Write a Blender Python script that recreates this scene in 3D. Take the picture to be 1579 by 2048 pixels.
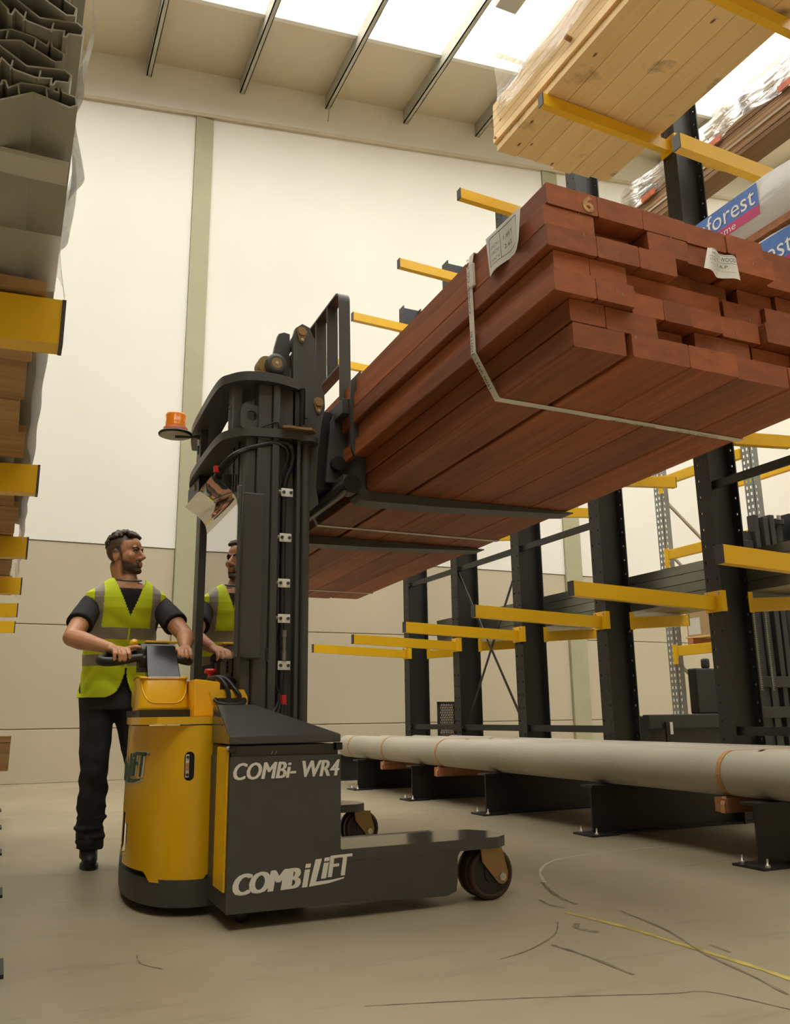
import bpy, bmesh, math, random
from mathutils import Vector, Matrix
random.seed(7)
for o in list(bpy.data.objects): bpy.data.objects.remove(o)
scene = bpy.context.scene
COL = scene.collection
R = math.radians

# ---------------------------------------------------------------- camera
CAMP = Vector((0, 0, .75))
yaw, pitch, roll = R(24.53664), R(13.53108), R(-.75277)
F_ = Vector((math.sin(yaw)*math.cos(pitch), math.cos(yaw)*math.cos(pitch), math.sin(pitch)))
R_ = Vector((math.cos(yaw), -math.sin(yaw), 0))
U_ = R_.cross(F_)
r2 = math.cos(roll)*R_ + math.sin(roll)*U_
u2 = -math.sin(roll)*R_ + math.cos(roll)*U_
cam = bpy.data.cameras.new('camera')
cam.sensor_fit = 'HORIZONTAL'; cam.sensor_width = 36; cam.lens = 36*1693.195/1579
cam.clip_start = .05; cam.clip_end = 200
camo = bpy.data.objects.new('camera', cam); COL.objects.link(camo)
m = Matrix((r2, u2, -F_)).transposed().to_4x4(); m.translation = CAMP
camo.matrix_world = m
scene.camera = camo

# ---------------------------------------------------------------- light
W = bpy.data.worlds.new('overcast_sky'); scene.world = W; W.use_nodes = True
bg = W.node_tree.nodes['Background']
bg.inputs[0].default_value = (1.0, .965, .89, 1); bg.inputs[1].default_value = 9.0
scene.view_settings.view_transform = 'Standard'; scene.view_settings.look = 'None'
scene.view_settings.exposure = 0.0; scene.view_settings.gamma = 1.0
scene.view_settings.use_curve_mapping = False

# ---------------------------------------------------------------- helpers
ROOT = {}
def V(*a): return Vector(a)
class MB:
    def __init__(s): s.v=[]; s.f=[]; s.m=[]; s.s=[]
    def add(s, vs, fs, mi=0, sm=False):
        b=len(s.v); s.v += [Vector(p) for p in vs]
        for f in fs: s.f.append([b+i for i in f]); s.m.append(mi); s.s.append(sm)
        return s
    def box(s, x0,x1,y0,y1,z0,z1, mi=0):
        vs=[(x,y,z) for z in (z0,z1) for y in (y0,y1) for x in (x0,x1)]
        return s.add(vs,[(0,2,3,1),(4,5,7,6),(0,1,5,4),(2,6,7,3),(0,4,6,2),(1,3,7,5)],mi)
    def bar(s, p0, p1, w, h, up=(0,0,1), mi=0):
        p0=Vector(p0); p1=Vector(p1); d=(p1-p0).normalized(); up=Vector(up)
        a=d.cross(up)
        if a.length<1e-5: a=d.cross(Vector((0,1,0)))
        a.normalize(); b=a.cross(d).normalized()
        vs=[]
        for p in (p0,p1):
            for j in (-1,1):
                for i in (-1,1): vs.append(p+a*(i*w/2)+b*(j*h/2))
        return s.add(vs,[(0,2,3,1),(4,5,7,6),(0,1,5,4),(2,6,7,3),(0,4,6,2),(1,3,7,5)],mi)
    def prism(s, poly, ax, a, b, mi=0, sm=False):
        def P(u,v,w): return (w,u,v) if ax=='x' else ((u,w,v) if ax=='y' else (u,v,w))
        n=len(poly); vs=[P(u,v,a) for u,v in poly]+[P(u,v,b) for u,v in poly]
        s.add(vs,[list(range(n)),list(range(2*n-1,n-1,-1))],mi)
        return s.add(vs,[(i,(i+1)%n,n+(i+1)%n,n+i) for i in range(n)],mi,sm)
    def cyl(s, p0, p1, r0, r1=None, n=16, mi=0, caps=True):
        r1=r0 if r1 is None else r1
        p0=Vector(p0); p1=Vector(p1); d=(p1-p0).normalized()
        a=d.orthogonal().normalized(); b=d.cross(a)
        vs=[p0+(a*math.cos(2*math.pi*i/n)+b*math.sin(2*math.pi*i/n))*r0 for i in range(n)]
        vs+=[p1+(a*math.cos(2*math.pi*i/n)+b*math.sin(2*math.pi*i/n))*r1 for i in range(n)]
        s.add(vs,[(i,(i+1)%n,n+(i+1)%n,n+i) for i in range(n)],mi,True)
        if caps: s.add(vs,[list(range(n-1,-1,-1)),list(range(n,2*n))],mi)
        return s
    def tube(s, pts, r, n=8, mi=0):
        pts=[Vector(p) for p in pts]; k=len(pts); rr=r if isinstance(r,(list,tuple)) else [r]*k
        t=(pts[1]-pts[0]).normalized(); a=t.orthogonal().normalized(); vs=[]
        for i,p in enumerate(pts):
            t=(pts[min(i+1,k-1)]-pts[max(i-1,0)]).normalized()
            a=(a-t*a.dot(t)).normalized(); b=t.cross(a)
            vs+=[p+(a*math.cos(2*math.pi*j/n)+b*math.sin(2*math.pi*j/n))*rr[i] for j in range(n)]
        fs=[(i*n+j,i*n+(j+1)%n,(i+1)*n+(j+1)%n,(i+1)*n+j) for i in range(k-1) for j in range(n)]
        s.add(vs,fs,mi,True)
        return s.add(vs,[list(range(n-1,-1,-1)),list(range((k-1)*n,k*n))],mi)
    def ribbon(s, pts, w, wdir, t=.0012, mi=0):
        "flat band of width w along wdir following pts, with thickness"
        pts=[Vector(p) for p in pts]; k=len(pts); wdir=Vector(wdir).normalized(); vs=[]
        for i,p in enumerate(pts):
            d=(pts[min(i+1,k-1)]-pts[max(i-1,0)]).normalized(); nrm=d.cross(wdir).normalized()
            for q in (p-wdir*w/2,p+wdir*w/2,p+wdir*w/2+nrm*t,p-wdir*w/2+nrm*t): vs.append(q)
        fs=[]
        for i in range(k-1):
            for j in range(4): fs.append((i*4+j,i*4+(j+1)%4,(i+1)*4+(j+1)%4,(i+1)*4+j))
        fs+=[(3,2,1,0),tuple((k-1)*4+j for j in range(4))]
        return s.add(vs,fs,mi)
    def ball(s, c, r, n=12, mi=0, mat3=None):
        c=Vector(c); r=(r,r,r) if not isinstance(r,(tuple,list,Vector)) else r
        h=max(4,n//2); vs=[]
        for i in range(1,h):
            th=math.pi*i/h
            for j in range(n):
                ph=2*math.pi*j/n
                vs.append(Vector((r[0]*math.sin(th)*math.cos(ph),r[1]*math.sin(th)*math.sin(ph),r[2]*math.cos(th))))
        vs+=[Vector((0,0,r[2])),Vector((0,0,-r[2]))]
        if mat3 is not None: vs=[mat3@p for p in vs]
        vs=[c+p for p in vs]; T=len(vs)-2
        fs=[(i*n+j,(i+1)*n+j,(i+1)*n+(j+1)%n,i*n+(j+1)%n) for i in range(h-2) for j in range(n)]
        fs+=[(T,j,(j+1)%n) for j in range(n)]+[(T+1,(h-2)*n+(j+1)%n,(h-2)*n+j) for j in range(n)]
        return s.add(vs,fs,mi,True)
    def lathe(s, prof, p0, axis, n=24, mi=0):
        "prof: (dist along axis, radius)"
        p0=Vector(p0); d=Vector(axis).normalized(); a=d.orthogonal().normalized(); b=d.cross(a); vs=[]
        for t,r in prof:
            vs+=[p0+d*t+(a*math.cos(2*math.pi*j/n)+b*math.sin(2*math.pi*j/n))*max(r,1e-4) for j in range(n)]
        k=len(prof)
        s.add(vs,[(i*n+j,i*n+(j+1)%n,(i+1)*n+(j+1)%n,(i+1)*n+j) for i in range(k-1) for j in range(n)],mi,True)
        return s.add(vs,[list(range(n-1,-1,-1)),list(range((k-1)*n,k*n))],mi)
    def grid(s, fn, nu, nv, mi=0, sm=True):
        vs=[fn(i/nu,j/nv) for j in range(nv+1) for i in range(nu+1)]
        fs=[(j*(nu+1)+i,j*(nu+1)+i+1,(j+1)*(nu+1)+i+1,(j+1)*(nu+1)+i) for j in range(nv) for i in range(nu)]
        return s.add(vs,fs,mi,sm)
    def xf(s, fn): s.v=[Vector(fn(p)) for p in s.v]; return s
    def mesh(s, name, mats, off=None, recalc=True, weld=False):
        me=bpy.data.meshes.new(name)
        vs=[p-off for p in s.v] if off is not None else s.v
        me.from_pydata([tuple(p) for p in vs],[],s.f)
        for q in (mats if isinstance(mats,(list,tuple)) else [mats]): me.materials.append(q)
        for i,p in enumerate(me.polygons): p.material_index=s.m[i]; p.use_smooth=s.s[i]
        if recalc:
            bm=bmesh.new(); bm.from_mesh(me)
            if weld: bmesh.ops.remove_doubles(bm,verts=bm.verts,dist=1e-5)
            bmesh.ops.recalc_face_normals(bm,faces=bm.faces); bm.to_mesh(me); bm.free()
        return me
    def build(s, name, mats, parent=None, bevel=0, seg=2, loc=None, recalc=True, weld=False, **kw):
        off=None
        if parent is not None: off=ROOT[parent.name]
        elif loc is not None: off=Vector(loc)
        me=s.mesh(name,mats,off,recalc,weld)
        return place(name,me,parent,off if parent is None else None,bevel,seg,root=off,**kw)
def tag(o,label=None,cat=None,group=None,kind=None):
    if label: o['label']=label
    if cat: o['category']=cat
    if group: o['group']=group
    if kind: o['kind']=kind
    return o
def place(name, me, parent=None, loc=None, bevel=0, seg=2, root=None, **kw):
    o=bpy.data.objects.new(name,me); COL.objects.link(o)
    if parent is not None: o.parent=parent
    if loc is not None: o.location=loc
    ROOT[o.name]=Vector(root) if root is not None else Vector((0,0,0))
    if bevel:
        b=o.modifiers.new('bevel','BEVEL'); b.width=bevel; b.segments=seg; b.limit_method='ANGLE'; b.angle_limit=R(40)
        b.harden_normals=False
    return tag(o,**kw)
def thing(name,label,cat,loc,group=None):
    o=bpy.data.objects.new(name,None); COL.objects.link(o); o.location=loc; o.empty_display_size=.1
    ROOT[o.name]=Vector(loc)
    return tag(o,label,cat,group)
def piece(name, me, parent, loc, **kw):
    "instance of shared mesh at world loc under parent"
    o=bpy.data.objects.new(name,me); COL.objects.link(o); o.parent=parent
    o.location=Vector(loc)-ROOT[parent.name]; ROOT[o.name]=Vector(loc)
    return tag(o,**kw)
def spline(pts,k=6):
    P=[Vector(p) for p in pts]; out=[]
    for i in range(len(P)-1):
        a=P[max(i-1,0)]; b=P[i]; c=P[i+1]; d=P[min(i+2,len(P)-1)]
        for j in range(k):
            t=j/k
            out.append(.5*((2*b)+(c-a)*t+(2*a-5*b+4*c-d)*t*t+(3*b-a-3*c+d)*t**3))
    out.append(P[-1]); return out
def text_geo(txt,size=1.,shear=0.,bold=0.,spacing=1.,res=3):
    cu=bpy.data.curves.new('t','FONT'); cu.body=txt; cu.size=size; cu.shear=shear; cu.offset=bold; cu.space_character=spacing; cu.resolution_u=res
    o=bpy.data.objects.new('t',cu); COL.objects.link(o)
    dg=bpy.context.evaluated_depsgraph_get(); me=o.evaluated_get(dg).to_mesh()
    vs=[Vector(v.co) for v in me.vertices]; fs=[list(p.vertices) for p in me.polygons]
    o.evaluated_get(dg).to_mesh_clear(); bpy.data.objects.remove(o); bpy.data.curves.remove(cu)
    return vs,fs
def bold_text(txt,w,h,b=.03,**k):
    vs,fs=fit_text(txt,w*(1-2*b/len(txt)*2),h*(1-b*.5),**k); V_=[]; F_2=[]
    d=w*b*2/len(txt)
    for i,(dx,dy) in enumerate(((0,0),(d,0),(2*d,0),(d*.5,h*b*.5),(d*1.5,h*b*.5))):
        n=len(V_); V_+=[Vector((v.x+dx,v.y+dy,i*.0004)) for v in vs]; F_2+=[[q+n for q in f] for f in fs]
    return V_,F_2
def fit_text(txt,w,h,**k):
    vs,fs=text_geo(txt,1.,**k)
    x0=min(v.x for v in vs); x1=max(v.x for v in vs); y0=min(v.y for v in vs); y1=max(v.y for v in vs)
    return [Vector(((v.x-x0)/(x1-x0)*w,(v.y-y0)/(y1-y0)*h,0)) for v in vs],fs

# ---------------------------------------------------------------- materials
def base(name):
    m=bpy.data.materials.new(name); m.use_nodes=True; nt=m.node_tree
    return m,nt,nt.nodes['Principled BSDF']
def N(nt,t,**k):
    n=nt.nodes.new(t)
    for a,b in k.items(): setattr(n,a,b)
    return n
def mat(name,col,rough=.5,metal=0.,var=.08,scale=4.,stretch=(1,1,1),bump=0.,bscale=60.,rnd=0.,coat=0.,col2=None,thr=(.4,.6),spec=.5,alpha=None):
    m,nt,b=base(name); L=nt.links.new
    tc=N(nt,'ShaderNodeTexCoord'); mp=N(nt,'ShaderNodeMapping'); mp.inputs['Scale'].default_value=stretch
    L(tc.outputs['Object'],mp.inputs[0])
    oi=N(nt,'ShaderNodeObjectInfo'); ad=N(nt,'ShaderNodeVectorMath',operation='ADD')
    sc=N(nt,'ShaderNodeMath',operation='MULTIPLY'); sc.inputs[1].default_value=37.
    L(oi.outputs['Random'],sc.inputs[0]); L(mp.outputs[0],ad.inputs[0]); L(sc.outputs[0],ad.inputs[1])
    nz=N(nt,'ShaderNodeTexNoise'); nz.inputs['Scale'].default_value=scale; nz.inputs['Detail'].default_value=6
    L(ad.outputs[0],nz.inputs['Vector'])
    cr=N(nt,'ShaderNodeValToRGB'); cr.color_ramp.elements[0].position=thr[0]-.12; cr.color_ramp.elements[1].position=thr[1]+.12
    c2=col2 or tuple(c*(1-2*var) for c in col); c1=col if col2 else tuple(min(1,c*(1+var)) for c in col)
    cr.color_ramp.elements[0].color=(*c2,1); cr.color_ramp.elements[1].color=(*c1,1)
    L(nz.outputs[0],cr.inputs[0]); out=cr.outputs[0]
    if rnd:
        hs=N(nt,'ShaderNodeHueSaturation'); mr=N(nt,'ShaderNodeMapRange'); mr.inputs['To Min'].default_value=1-rnd; mr.inputs['To Max'].default_value=1+rnd
        L(oi.outputs['Random'],mr.inputs[0]); L(mr.outputs[0],hs.inputs['Value']); L(out,hs.inputs['Color']); out=hs.outputs[0]
    L(out,b.inputs['Base Color'])
    b.inputs['Roughness'].default_value=rough; b.inputs['Metallic'].default_value=metal
    b.inputs['Specular IOR Level'].default_value=spec
    if coat: b.inputs['Coat Weight'].default_value=coat; b.inputs['Coat Roughness'].default_value=.08
    if bump:
        n2=N(nt,'ShaderNodeTexNoise'); n2.inputs['Scale'].default_value=bscale; n2.inputs['Detail'].default_value=4
        L(ad.outputs[0],n2.inputs['Vector']); bp=N(nt,'ShaderNodeBump'); bp.inputs['Strength'].default_value=bump; bp.inputs['Distance'].default_value=.01
        L(n2.outputs[0],bp.inputs['Height']); L(bp.outputs[0],b.inputs['Normal'])
    return m
def wood(name,c1,c2,axis=1,rough=.65,fine=55.,long=1.6,rnd=.18,knots=None,smudge=None,bump=.25):
    m,nt,b=base(name); L=nt.links.new
    tc=N(nt,'ShaderNodeTexCoord'); oi=N(nt,'ShaderNodeObjectInfo')
    sc=N(nt,'ShaderNodeMath',operation='MULTIPLY'); sc.inputs[1].default_value=53.; L(oi.outputs['Random'],sc.inputs[0])
    ad=N(nt,'ShaderNodeVectorMath',operation='ADD'); L(tc.outputs['Object'],ad.inputs[0]); L(sc.outputs[0],ad.inputs[1])
    mp=N(nt,'ShaderNodeMapping'); s=[fine]*3; s[axis]=long; mp.inputs['Scale'].default_value=s; L(ad.outputs[0],mp.inputs[0])
    n1=N(nt,'ShaderNodeTexNoise'); n1.inputs['Scale'].default_value=1.; n1.inputs['Detail'].default_value=5; L(mp.outputs[0],n1.inputs['Vector'])
    mp2=N(nt,'ShaderNodeMapping'); s=[5.]*3; s[axis]=.8; mp2.inputs['Scale'].default_value=s; L(ad.outputs[0],mp2.inputs[0])
    n2=N(nt,'ShaderNodeTexNoise'); n2.inputs['Scale'].default_value=1.; n2.inputs['Detail'].default_value=3; L(mp2.outputs[0],n2.inputs['Vector'])
    av=N(nt,'ShaderNodeMath',operation='MULTIPLY_ADD'); av.inputs[1].default_value=.5; L(n1.outputs[0],av.inputs[0])
    hf=N(nt,'ShaderNodeMath',operation='MULTIPLY'); hf.inputs[1].default_value=.5; L(n2.outputs[0],hf.inputs[0]); L(hf.outputs[0],av.inputs[2])
    cr=N(nt,'ShaderNodeValToRGB'); cr.color_ramp.elements[0].position=.34; cr.color_ramp.elements[1].position=.66
    cr.color_ramp.elements[0].color=(*c2,1); cr.color_ramp.elements[1].color=(*c1,1); L(av.outputs[0],cr.inputs[0]); out=cr.outputs[0]
    if knots:
        vo=N(nt,'ShaderNodeTexVoronoi'); vo.inputs['Scale'].default_value=1.; vo.inputs['Randomness'].default_value=1.
        mk=N(nt,'ShaderNodeMapping'); s=[7.]*3; s[axis]=3.2; mk.inputs['Scale'].default_value=s; L(ad.outputs[0],mk.inputs[0]); L(mk.outputs[0],vo.inputs['Vector'])
        k=N(nt,'ShaderNodeValToRGB'); k.color_ramp.elements[0].position=.05; k.color_ramp.elements[1].position=.10
        L(vo.outputs['Distance'],k.inputs[0]); mx=N(nt,'ShaderNodeMix',data_type='RGBA'); mx.inputs[6].default_value=(*knots,1)
        L(k.outputs[0],mx.inputs[0]); L(out,mx.inputs[7]); out=mx.outputs[2]
    if smudge:
        ns=N(nt,'ShaderNodeTexNoise'); ns.inputs['Scale'].default_value=1.; ns.inputs['Detail'].default_value=5
        ms=N(nt,'ShaderNodeMapping'); s=[2.2]*3; s[axis]=3.; ms.inputs['Scale'].default_value=s; L(tc.outputs['Object'],ms.inputs[0]); L(ms.outputs[0],ns.inputs['Vector'])
        k=N(nt,'ShaderNodeValToRGB'); k.color_ramp.elements[0].position=.60; k.color_ramp.elements[1].position=.72
        k.color_ramp.elements[1].color=(.75,.75,.75,1)
        L(ns.outputs[0],k.inputs[0]); mx=N(nt,'ShaderNodeMix',data_type='RGBA'); mx.inputs[7].default_value=(*smudge,1)
        L(k.outputs[0],mx.inputs[0]); L(out,mx.inputs[6]); out=mx.outputs[2]
    hs=N(nt,'ShaderNodeHueSaturation'); mr=N(nt,'ShaderNodeMapRange'); mr.inputs['To Min'].default_value=1-rnd; mr.inputs['To Max'].default_value=1+rnd
    L(oi.outputs['Random'],mr.inputs[0]); L(mr.outputs[0],hs.inputs['Value']); L(out,hs.inputs['Color']); L(hs.outputs[0],b.inputs['Base Color'])
    b.inputs['Roughness'].default_value=rough
    bp=N(nt,'ShaderNodeBump'); bp.inputs['Strength'].default_value=bump; bp.inputs['Distance'].default_value=.004
    L(n1.outputs[0],bp.inputs['Height']); L(bp.outputs[0],b.inputs['Normal'])
    return m
def film(name,tint=(.9,.9,.88),op=.45,rough=.15,bump=.6,bs=(6,2,6)):
    m=bpy.data.materials.new(name); m.use_nodes=True; nt=m.node_tree; L=nt.links.new
    nt.nodes.remove(nt.nodes['Principled BSDF']); out=nt.nodes['Material Output']
    tr=N(nt,'ShaderNodeBsdfTransparent'); df=N(nt,'ShaderNodeBsdfDiffuse'); tl=N(nt,'ShaderNodeBsdfTranslucent'); gl=N(nt,'ShaderNodeBsdfGlossy')
    df.inputs[0].default_value=(*tint,1); tl.inputs[0].default_value=(*tint,1); gl.inputs['Roughness'].default_value=rough
    a=N(nt,'ShaderNodeMixShader'); a.inputs[0].default_value=.5; L(df.outputs[0],a.inputs[1]); L(tl.outputs[0],a.inputs[2])
    c=N(nt,'ShaderNodeMixShader'); c.inputs[0].default_value=op; L(tr.outputs[0],c.inputs[1]); L(a.outputs[0],c.inputs[2])
    tc=N(nt,'ShaderNodeTexCoord'); mp=N(nt,'ShaderNodeMapping'); mp.inputs['Scale'].default_value=bs; L(tc.outputs['Object'],mp.inputs[0])
    nz=N(nt,'ShaderNodeTexNoise'); nz.inputs['Scale'].default_value=2.; nz.inputs['Detail'].default_value=5; nz.inputs['Distortion'].default_value=1.2; L(mp.outputs[0],nz.inputs['Vector'])
    bp=N(nt,'ShaderNodeBump'); bp.inputs['Strength'].default_value=bump; bp.inputs['Distance'].default_value=.03; L(nz.outputs[0],bp.inputs['Height'])
    fr=N(nt,'ShaderNodeFresnel'); fr.inputs['IOR'].default_value=1.45; L(bp.outputs[0],fr.inputs['Normal']); L(bp.outputs[0],gl.inputs['Normal']); L(bp.outputs[0],df.inputs['Normal'])
    mu=N(nt,'ShaderNodeMath',operation='MULTIPLY'); mu.inputs[1].default_value=.55; L(fr.outputs[0],mu.inputs[0])
    e=N(nt,'ShaderNodeMixShader'); L(mu.outputs[0],e.inputs[0]); L(c.outputs[0],e.inputs[1]); L(gl.outputs[0],e.inputs[2]); L(e.outputs[0],out.inputs[0])
    return m
def glass(name,tint,ior=1.5,rough=.01,refl=1.):
    m=bpy.data.materials.new(name); m.use_nodes=True; nt=m.node_tree; L=nt.links.new
    nt.nodes.remove(nt.nodes['Principled BSDF']); out=nt.nodes['Material Output']
    tr=N(nt,'ShaderNodeBsdfTransparent'); tr.inputs[0].default_value=(*tint,1); gl=N(nt,'ShaderNodeBsdfGlossy'); gl.inputs['Roughness'].default_value=rough
    fr=N(nt,'ShaderNodeFresnel'); fr.inputs['IOR'].default_value=ior
    e=N(nt,'ShaderNodeMixShader'); L(fr.outputs[0],e.inputs[0]); L(tr.outputs[0],e.inputs[1]); L(gl.outputs[0],e.inputs[2]); L(e.outputs[0],out.inputs[0])
    return m
M={}
M['wall_up']=mat('wall_cream_paint',(.82,.80,.735),.7,var=.02,scale=.6)
M['wall_lo']=mat('wall_grey_panel',(.53,.47,.345),.75,var=.03,scale=.7,bump=.05)
M['olive']=mat('olive_stanchion_paint',(.40,.385,.25),.6,var=.03)
M['trimm']=mat('cream_flashing',(.62,.55,.42),.6,var=.04)
M['roof']=mat('roof_sheet_cream',(.70,.62,.48),.7,var=.03,scale=.5)
M['purlin']=mat('galvanised_purlin',(.50,.48,.40),.5,metal=.0,var=.05)
M['yellow']=mat('yellow_powder_coat',(.86,.50,.008),.38,var=.04,scale=3)
M['tyellow']=mat('truck_yellow_gloss',(.86,.49,.007),.28,var=.01,scale=2,coat=.12)
M['rackgrey']=mat('dark_grey_rack_paint',(.022,.024,.0225),.45,var=.10,scale=3,spec=.45)
M['cap']=mat('dark_plastic_cap',(.05,.045,.045),.5,var=.1)
M['bolt']=mat('zinc_bolt',(.62,.60,.54),.35,metal=.9,var=.05)
M['tgrey']=mat('truck_grey_texture_paint',(.060,.061,.055),.45,var=.06,scale=8,bump=.12,bscale=260)
M['tgloss']=mat('truck_grey_gloss',(.060,.061,.056),.12,var=.04,scale=4)
M['black']=mat('black_rubber',(.012,.012,.012),.45,var=.1)
M['blackg']=mat('black_gloss',(.012,.013,.014),.12,var=.1)
M['zincy']=mat('zinc_yellow_passivate',(.30,.21,.065),.45,metal=.4,var=.12,scale=9,col2=(.32,.18,.09))
M['tyre']=mat('brown_polyurethane_tyre',(.05,.022,.015),.5,var=.2,scale=6)
M['white']=mat('white_paint',(.84,.82,.77),.5,var=.01)
M['steel']=mat('bright_steel',(.22,.215,.19),.4,metal=.6,var=.05)
M['red']=mat('red_plastic',(.62,.02,.02),.3,var=.03)
M['orange']=mat('amber_lens',(.95,.26,.01),.15,var=.03)
M['pipe']=mat('grey_pipe',(.48,.445,.36),.55,var=.07,scale=3,stretch=(1,.5,1),bump=.05)
M['timber']=wood('red_hardwood',(.40,.112,.030),(.17,.046,.014),1,.6,45,1.2,.16)
M['endgrain']=mat('hardwood_end_grain',(.34,.095,.028),.75,var=.12,scale=14,stretch=(1.,1,2.2),bump=.15,bscale=120,rnd=.2)
M['pine']=wood('pine_board',(.92,.69,.35),(.84,.59,.26),1,.6,38,1.,.05,knots=(.22,.09,.03))
M['pinesm']=wood('pine_board_marked',(.92,.69,.35),(.84,.59,.26),1,.6,38,1.,.05,knots=(.22,.09,.03),smudge=(.03,.015,.01))
M['rough_wood']=wood('rough_crate_wood',(.52,.31,.13),(.30,.16,.06),0,.8,30,2.,.12,smudge=(.06,.05,.03))
M['orangewood']=wood('bearer_wood',(.50,.22,.10),(.30,.12,.05),0,.8,40,2.,.12)
M['alu']=mat('aluminium_profile',(.40,.385,.33),.5,metal=.45,var=.06,scale=6)
M['strapw']=mat('white_strap',(.74,.70,.60),.6,var=.03)
M['strapo']=mat('orange_strap',(.55,.28,.10),.6,var=.08)
M['paper']=mat('label_paper',(.78,.76,.68),.7,var=.03)
M['ink']=mat('black_ink',(.02,.02,.025),.6,var=.05)
M['film']=film('clear_wrap_film',(.92,.90,.84),.34,.16,.35)
M['film2']=film('crinkled_wrap_film',(.92,.90,.84),.22,.10,.8,(5,2.5,5))
M['filmw']=film('white_wrap_film',(.85,.85,.83),.85,.2,.3)
M['clear']=glass('clear_shield',(.93,.94,.92),1.75,.006)
M['sky_pane']=glass('rooflight_pane',(.72,.72,.72),1.05,.3)

# ================================================================ STRUCTURE
def floor_mat():
    m,nt,b=base('polished_concrete'); L=nt.links.new
    tc=N(nt,'ShaderNodeTexCoord')
    n1=N(nt,'ShaderNodeTexNoise'); n1.inputs['Scale'].default_value=.7; n1.inputs['Detail'].default_value=6; L(tc.outputs['Object'],n1.inputs['Vector'])
    cr=N(nt,'ShaderNodeValToRGB'); e=cr.color_ramp.elements; e[0].position=.3; e[0].color=(.30,.255,.168,1); e[1].position=.7; e[1].color=(.405,.35,.238,1)
    L(n1.outputs[0],cr.inputs[0])
    # scuffs: stretched dark smears with a shape of their own
    mp=N(nt,'ShaderNodeMapping'); mp.inputs['Scale'].default_value=(1.2,5.,1); mp.inputs['Rotation'].default_value=(0,0,.5); L(tc.outputs['Object'],mp.inputs[0])
    n2=N(nt,'ShaderNodeTexNoise'); n2.inputs['Scale'].default_value=1.5; n2.inputs['Detail'].default_value=8; n2.inputs['Roughness'].default_value=.7; L(mp.outputs[0],n2.inputs['Vector'])
    c2=N(nt,'ShaderNodeValToRGB'); c2.color_ramp.elements[0].position=.56; c2.color_ramp.elements[1].position=.74; c2.color_ramp.elements[1].color=(.55,.55,.55,1); L(n2.outputs[0],c2.inputs[0])
    mx=N(nt,'ShaderNodeMix',data_type='RGBA'); mx.inputs[7].default_value=(.19,.155,.10,1); L(c2.outputs[0],mx.inputs[0]); L(cr.outputs[0],mx.inputs[6])
    L(mx.outputs[2],b.inputs['Base Color'])
    n3=N(nt,'ShaderNodeTexNoise'); n3.inputs['Scale'].default_value=3.; n3.inputs['Detail'].default_value=5; L(tc.outputs['Object'],n3.inputs['Vector'])
    mr=N(nt,'ShaderNodeMapRange'); mr.inputs['To Min'].default_value=.30; mr.inputs['To Max'].default_value=.55; L(n3.outputs[0],mr.inputs[0]); L(mr.outputs[0],b.inputs['Roughness'])
    b.inputs['Specular IOR Level'].default_value=.35
    return m
M['floor']=floor_mat()
fl=MB().box(-9,16,-9,11.9,-.2,0).build('floor',M['floor'],kind='structure',label='polished beige concrete warehouse floor with scuffs')
M['chalk']=mat('faded_white_chalk',(.62,.58,.48),.8,var=.1)
M['yline']=mat('worn_yellow_line',(.55,.44,.10),.7,var=.2,scale=12)
M['skid']=mat('dark_skid_mark',(.22,.18,.115),.7,var=.3,scale=15)
def mark(name,pts,w,mt,k=8):
    P=spline([V(x,y,.0012) for x,y in pts],k); b=MB()
    vs=[]
    for i,p in enumerate(P):
        d=(P[min(i+1,len(P)-1)]-P[max(i-1,0)]).normalized(); n=V(-d.y,d.x,0); ww=w*(.6+.8*random.random())/2
        vs+=[p-n*ww,p+n*ww]
    b.add(vs,[(2*i,2*i+2,2*i+3,2*i+1) for i in range(len(P)-1)]); b.build(name,mt,fl)
mark('chalk_line',[(3.58,4.08),(3.26,4.09),(2.95,4.06),(2.70,3.98),(2.48,3.77),(2.33,3.51)],.014,M['chalk'])
mark('yellow_line',[(2.06,2.97),(2.11,2.67),(2.12,2.44),(2.13,2.20),(2.13,1.98),(2.12,1.7)],.022,M['yline'])
for pts,w in (([(2.32,3.52),(2.23,3.31),(2.19,3.16),(2.18,3.06)],.018),([(2.10,3.21),(2.08,3.11),(2.10,3.03)],.014),([(1.94,2.85),(1.82,2.70),(1.64,2.58),(1.50,2.53)],.007),([(1.74,2.60),(1.76,2.42),(1.76,2.21)],.012),([(2.26,2.89),(2.21,2.58),(2.11,2.30),(2.06,2.06),(2.01,1.88)],.010),([(2.20,2.36),(2.19,2.26)],.010),([(1.99,2.80),(1.95,2.74),(1.98,2.66)],.02)):
    mark('skid_mark',pts,w,M['skid'])
for pts in ([(.95,2.31),(1.17,2.24),(1.43,2.15),(1.73,2.03),(1.84,1.99),(1.92,1.79)],[(.42,4.78),(.2,4.85),(-.2,4.8)],[(.47,3.10),(.47,3.0),(.52,2.91)]):
    mark('floor_crack',pts,.004,M['skid'])

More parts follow.
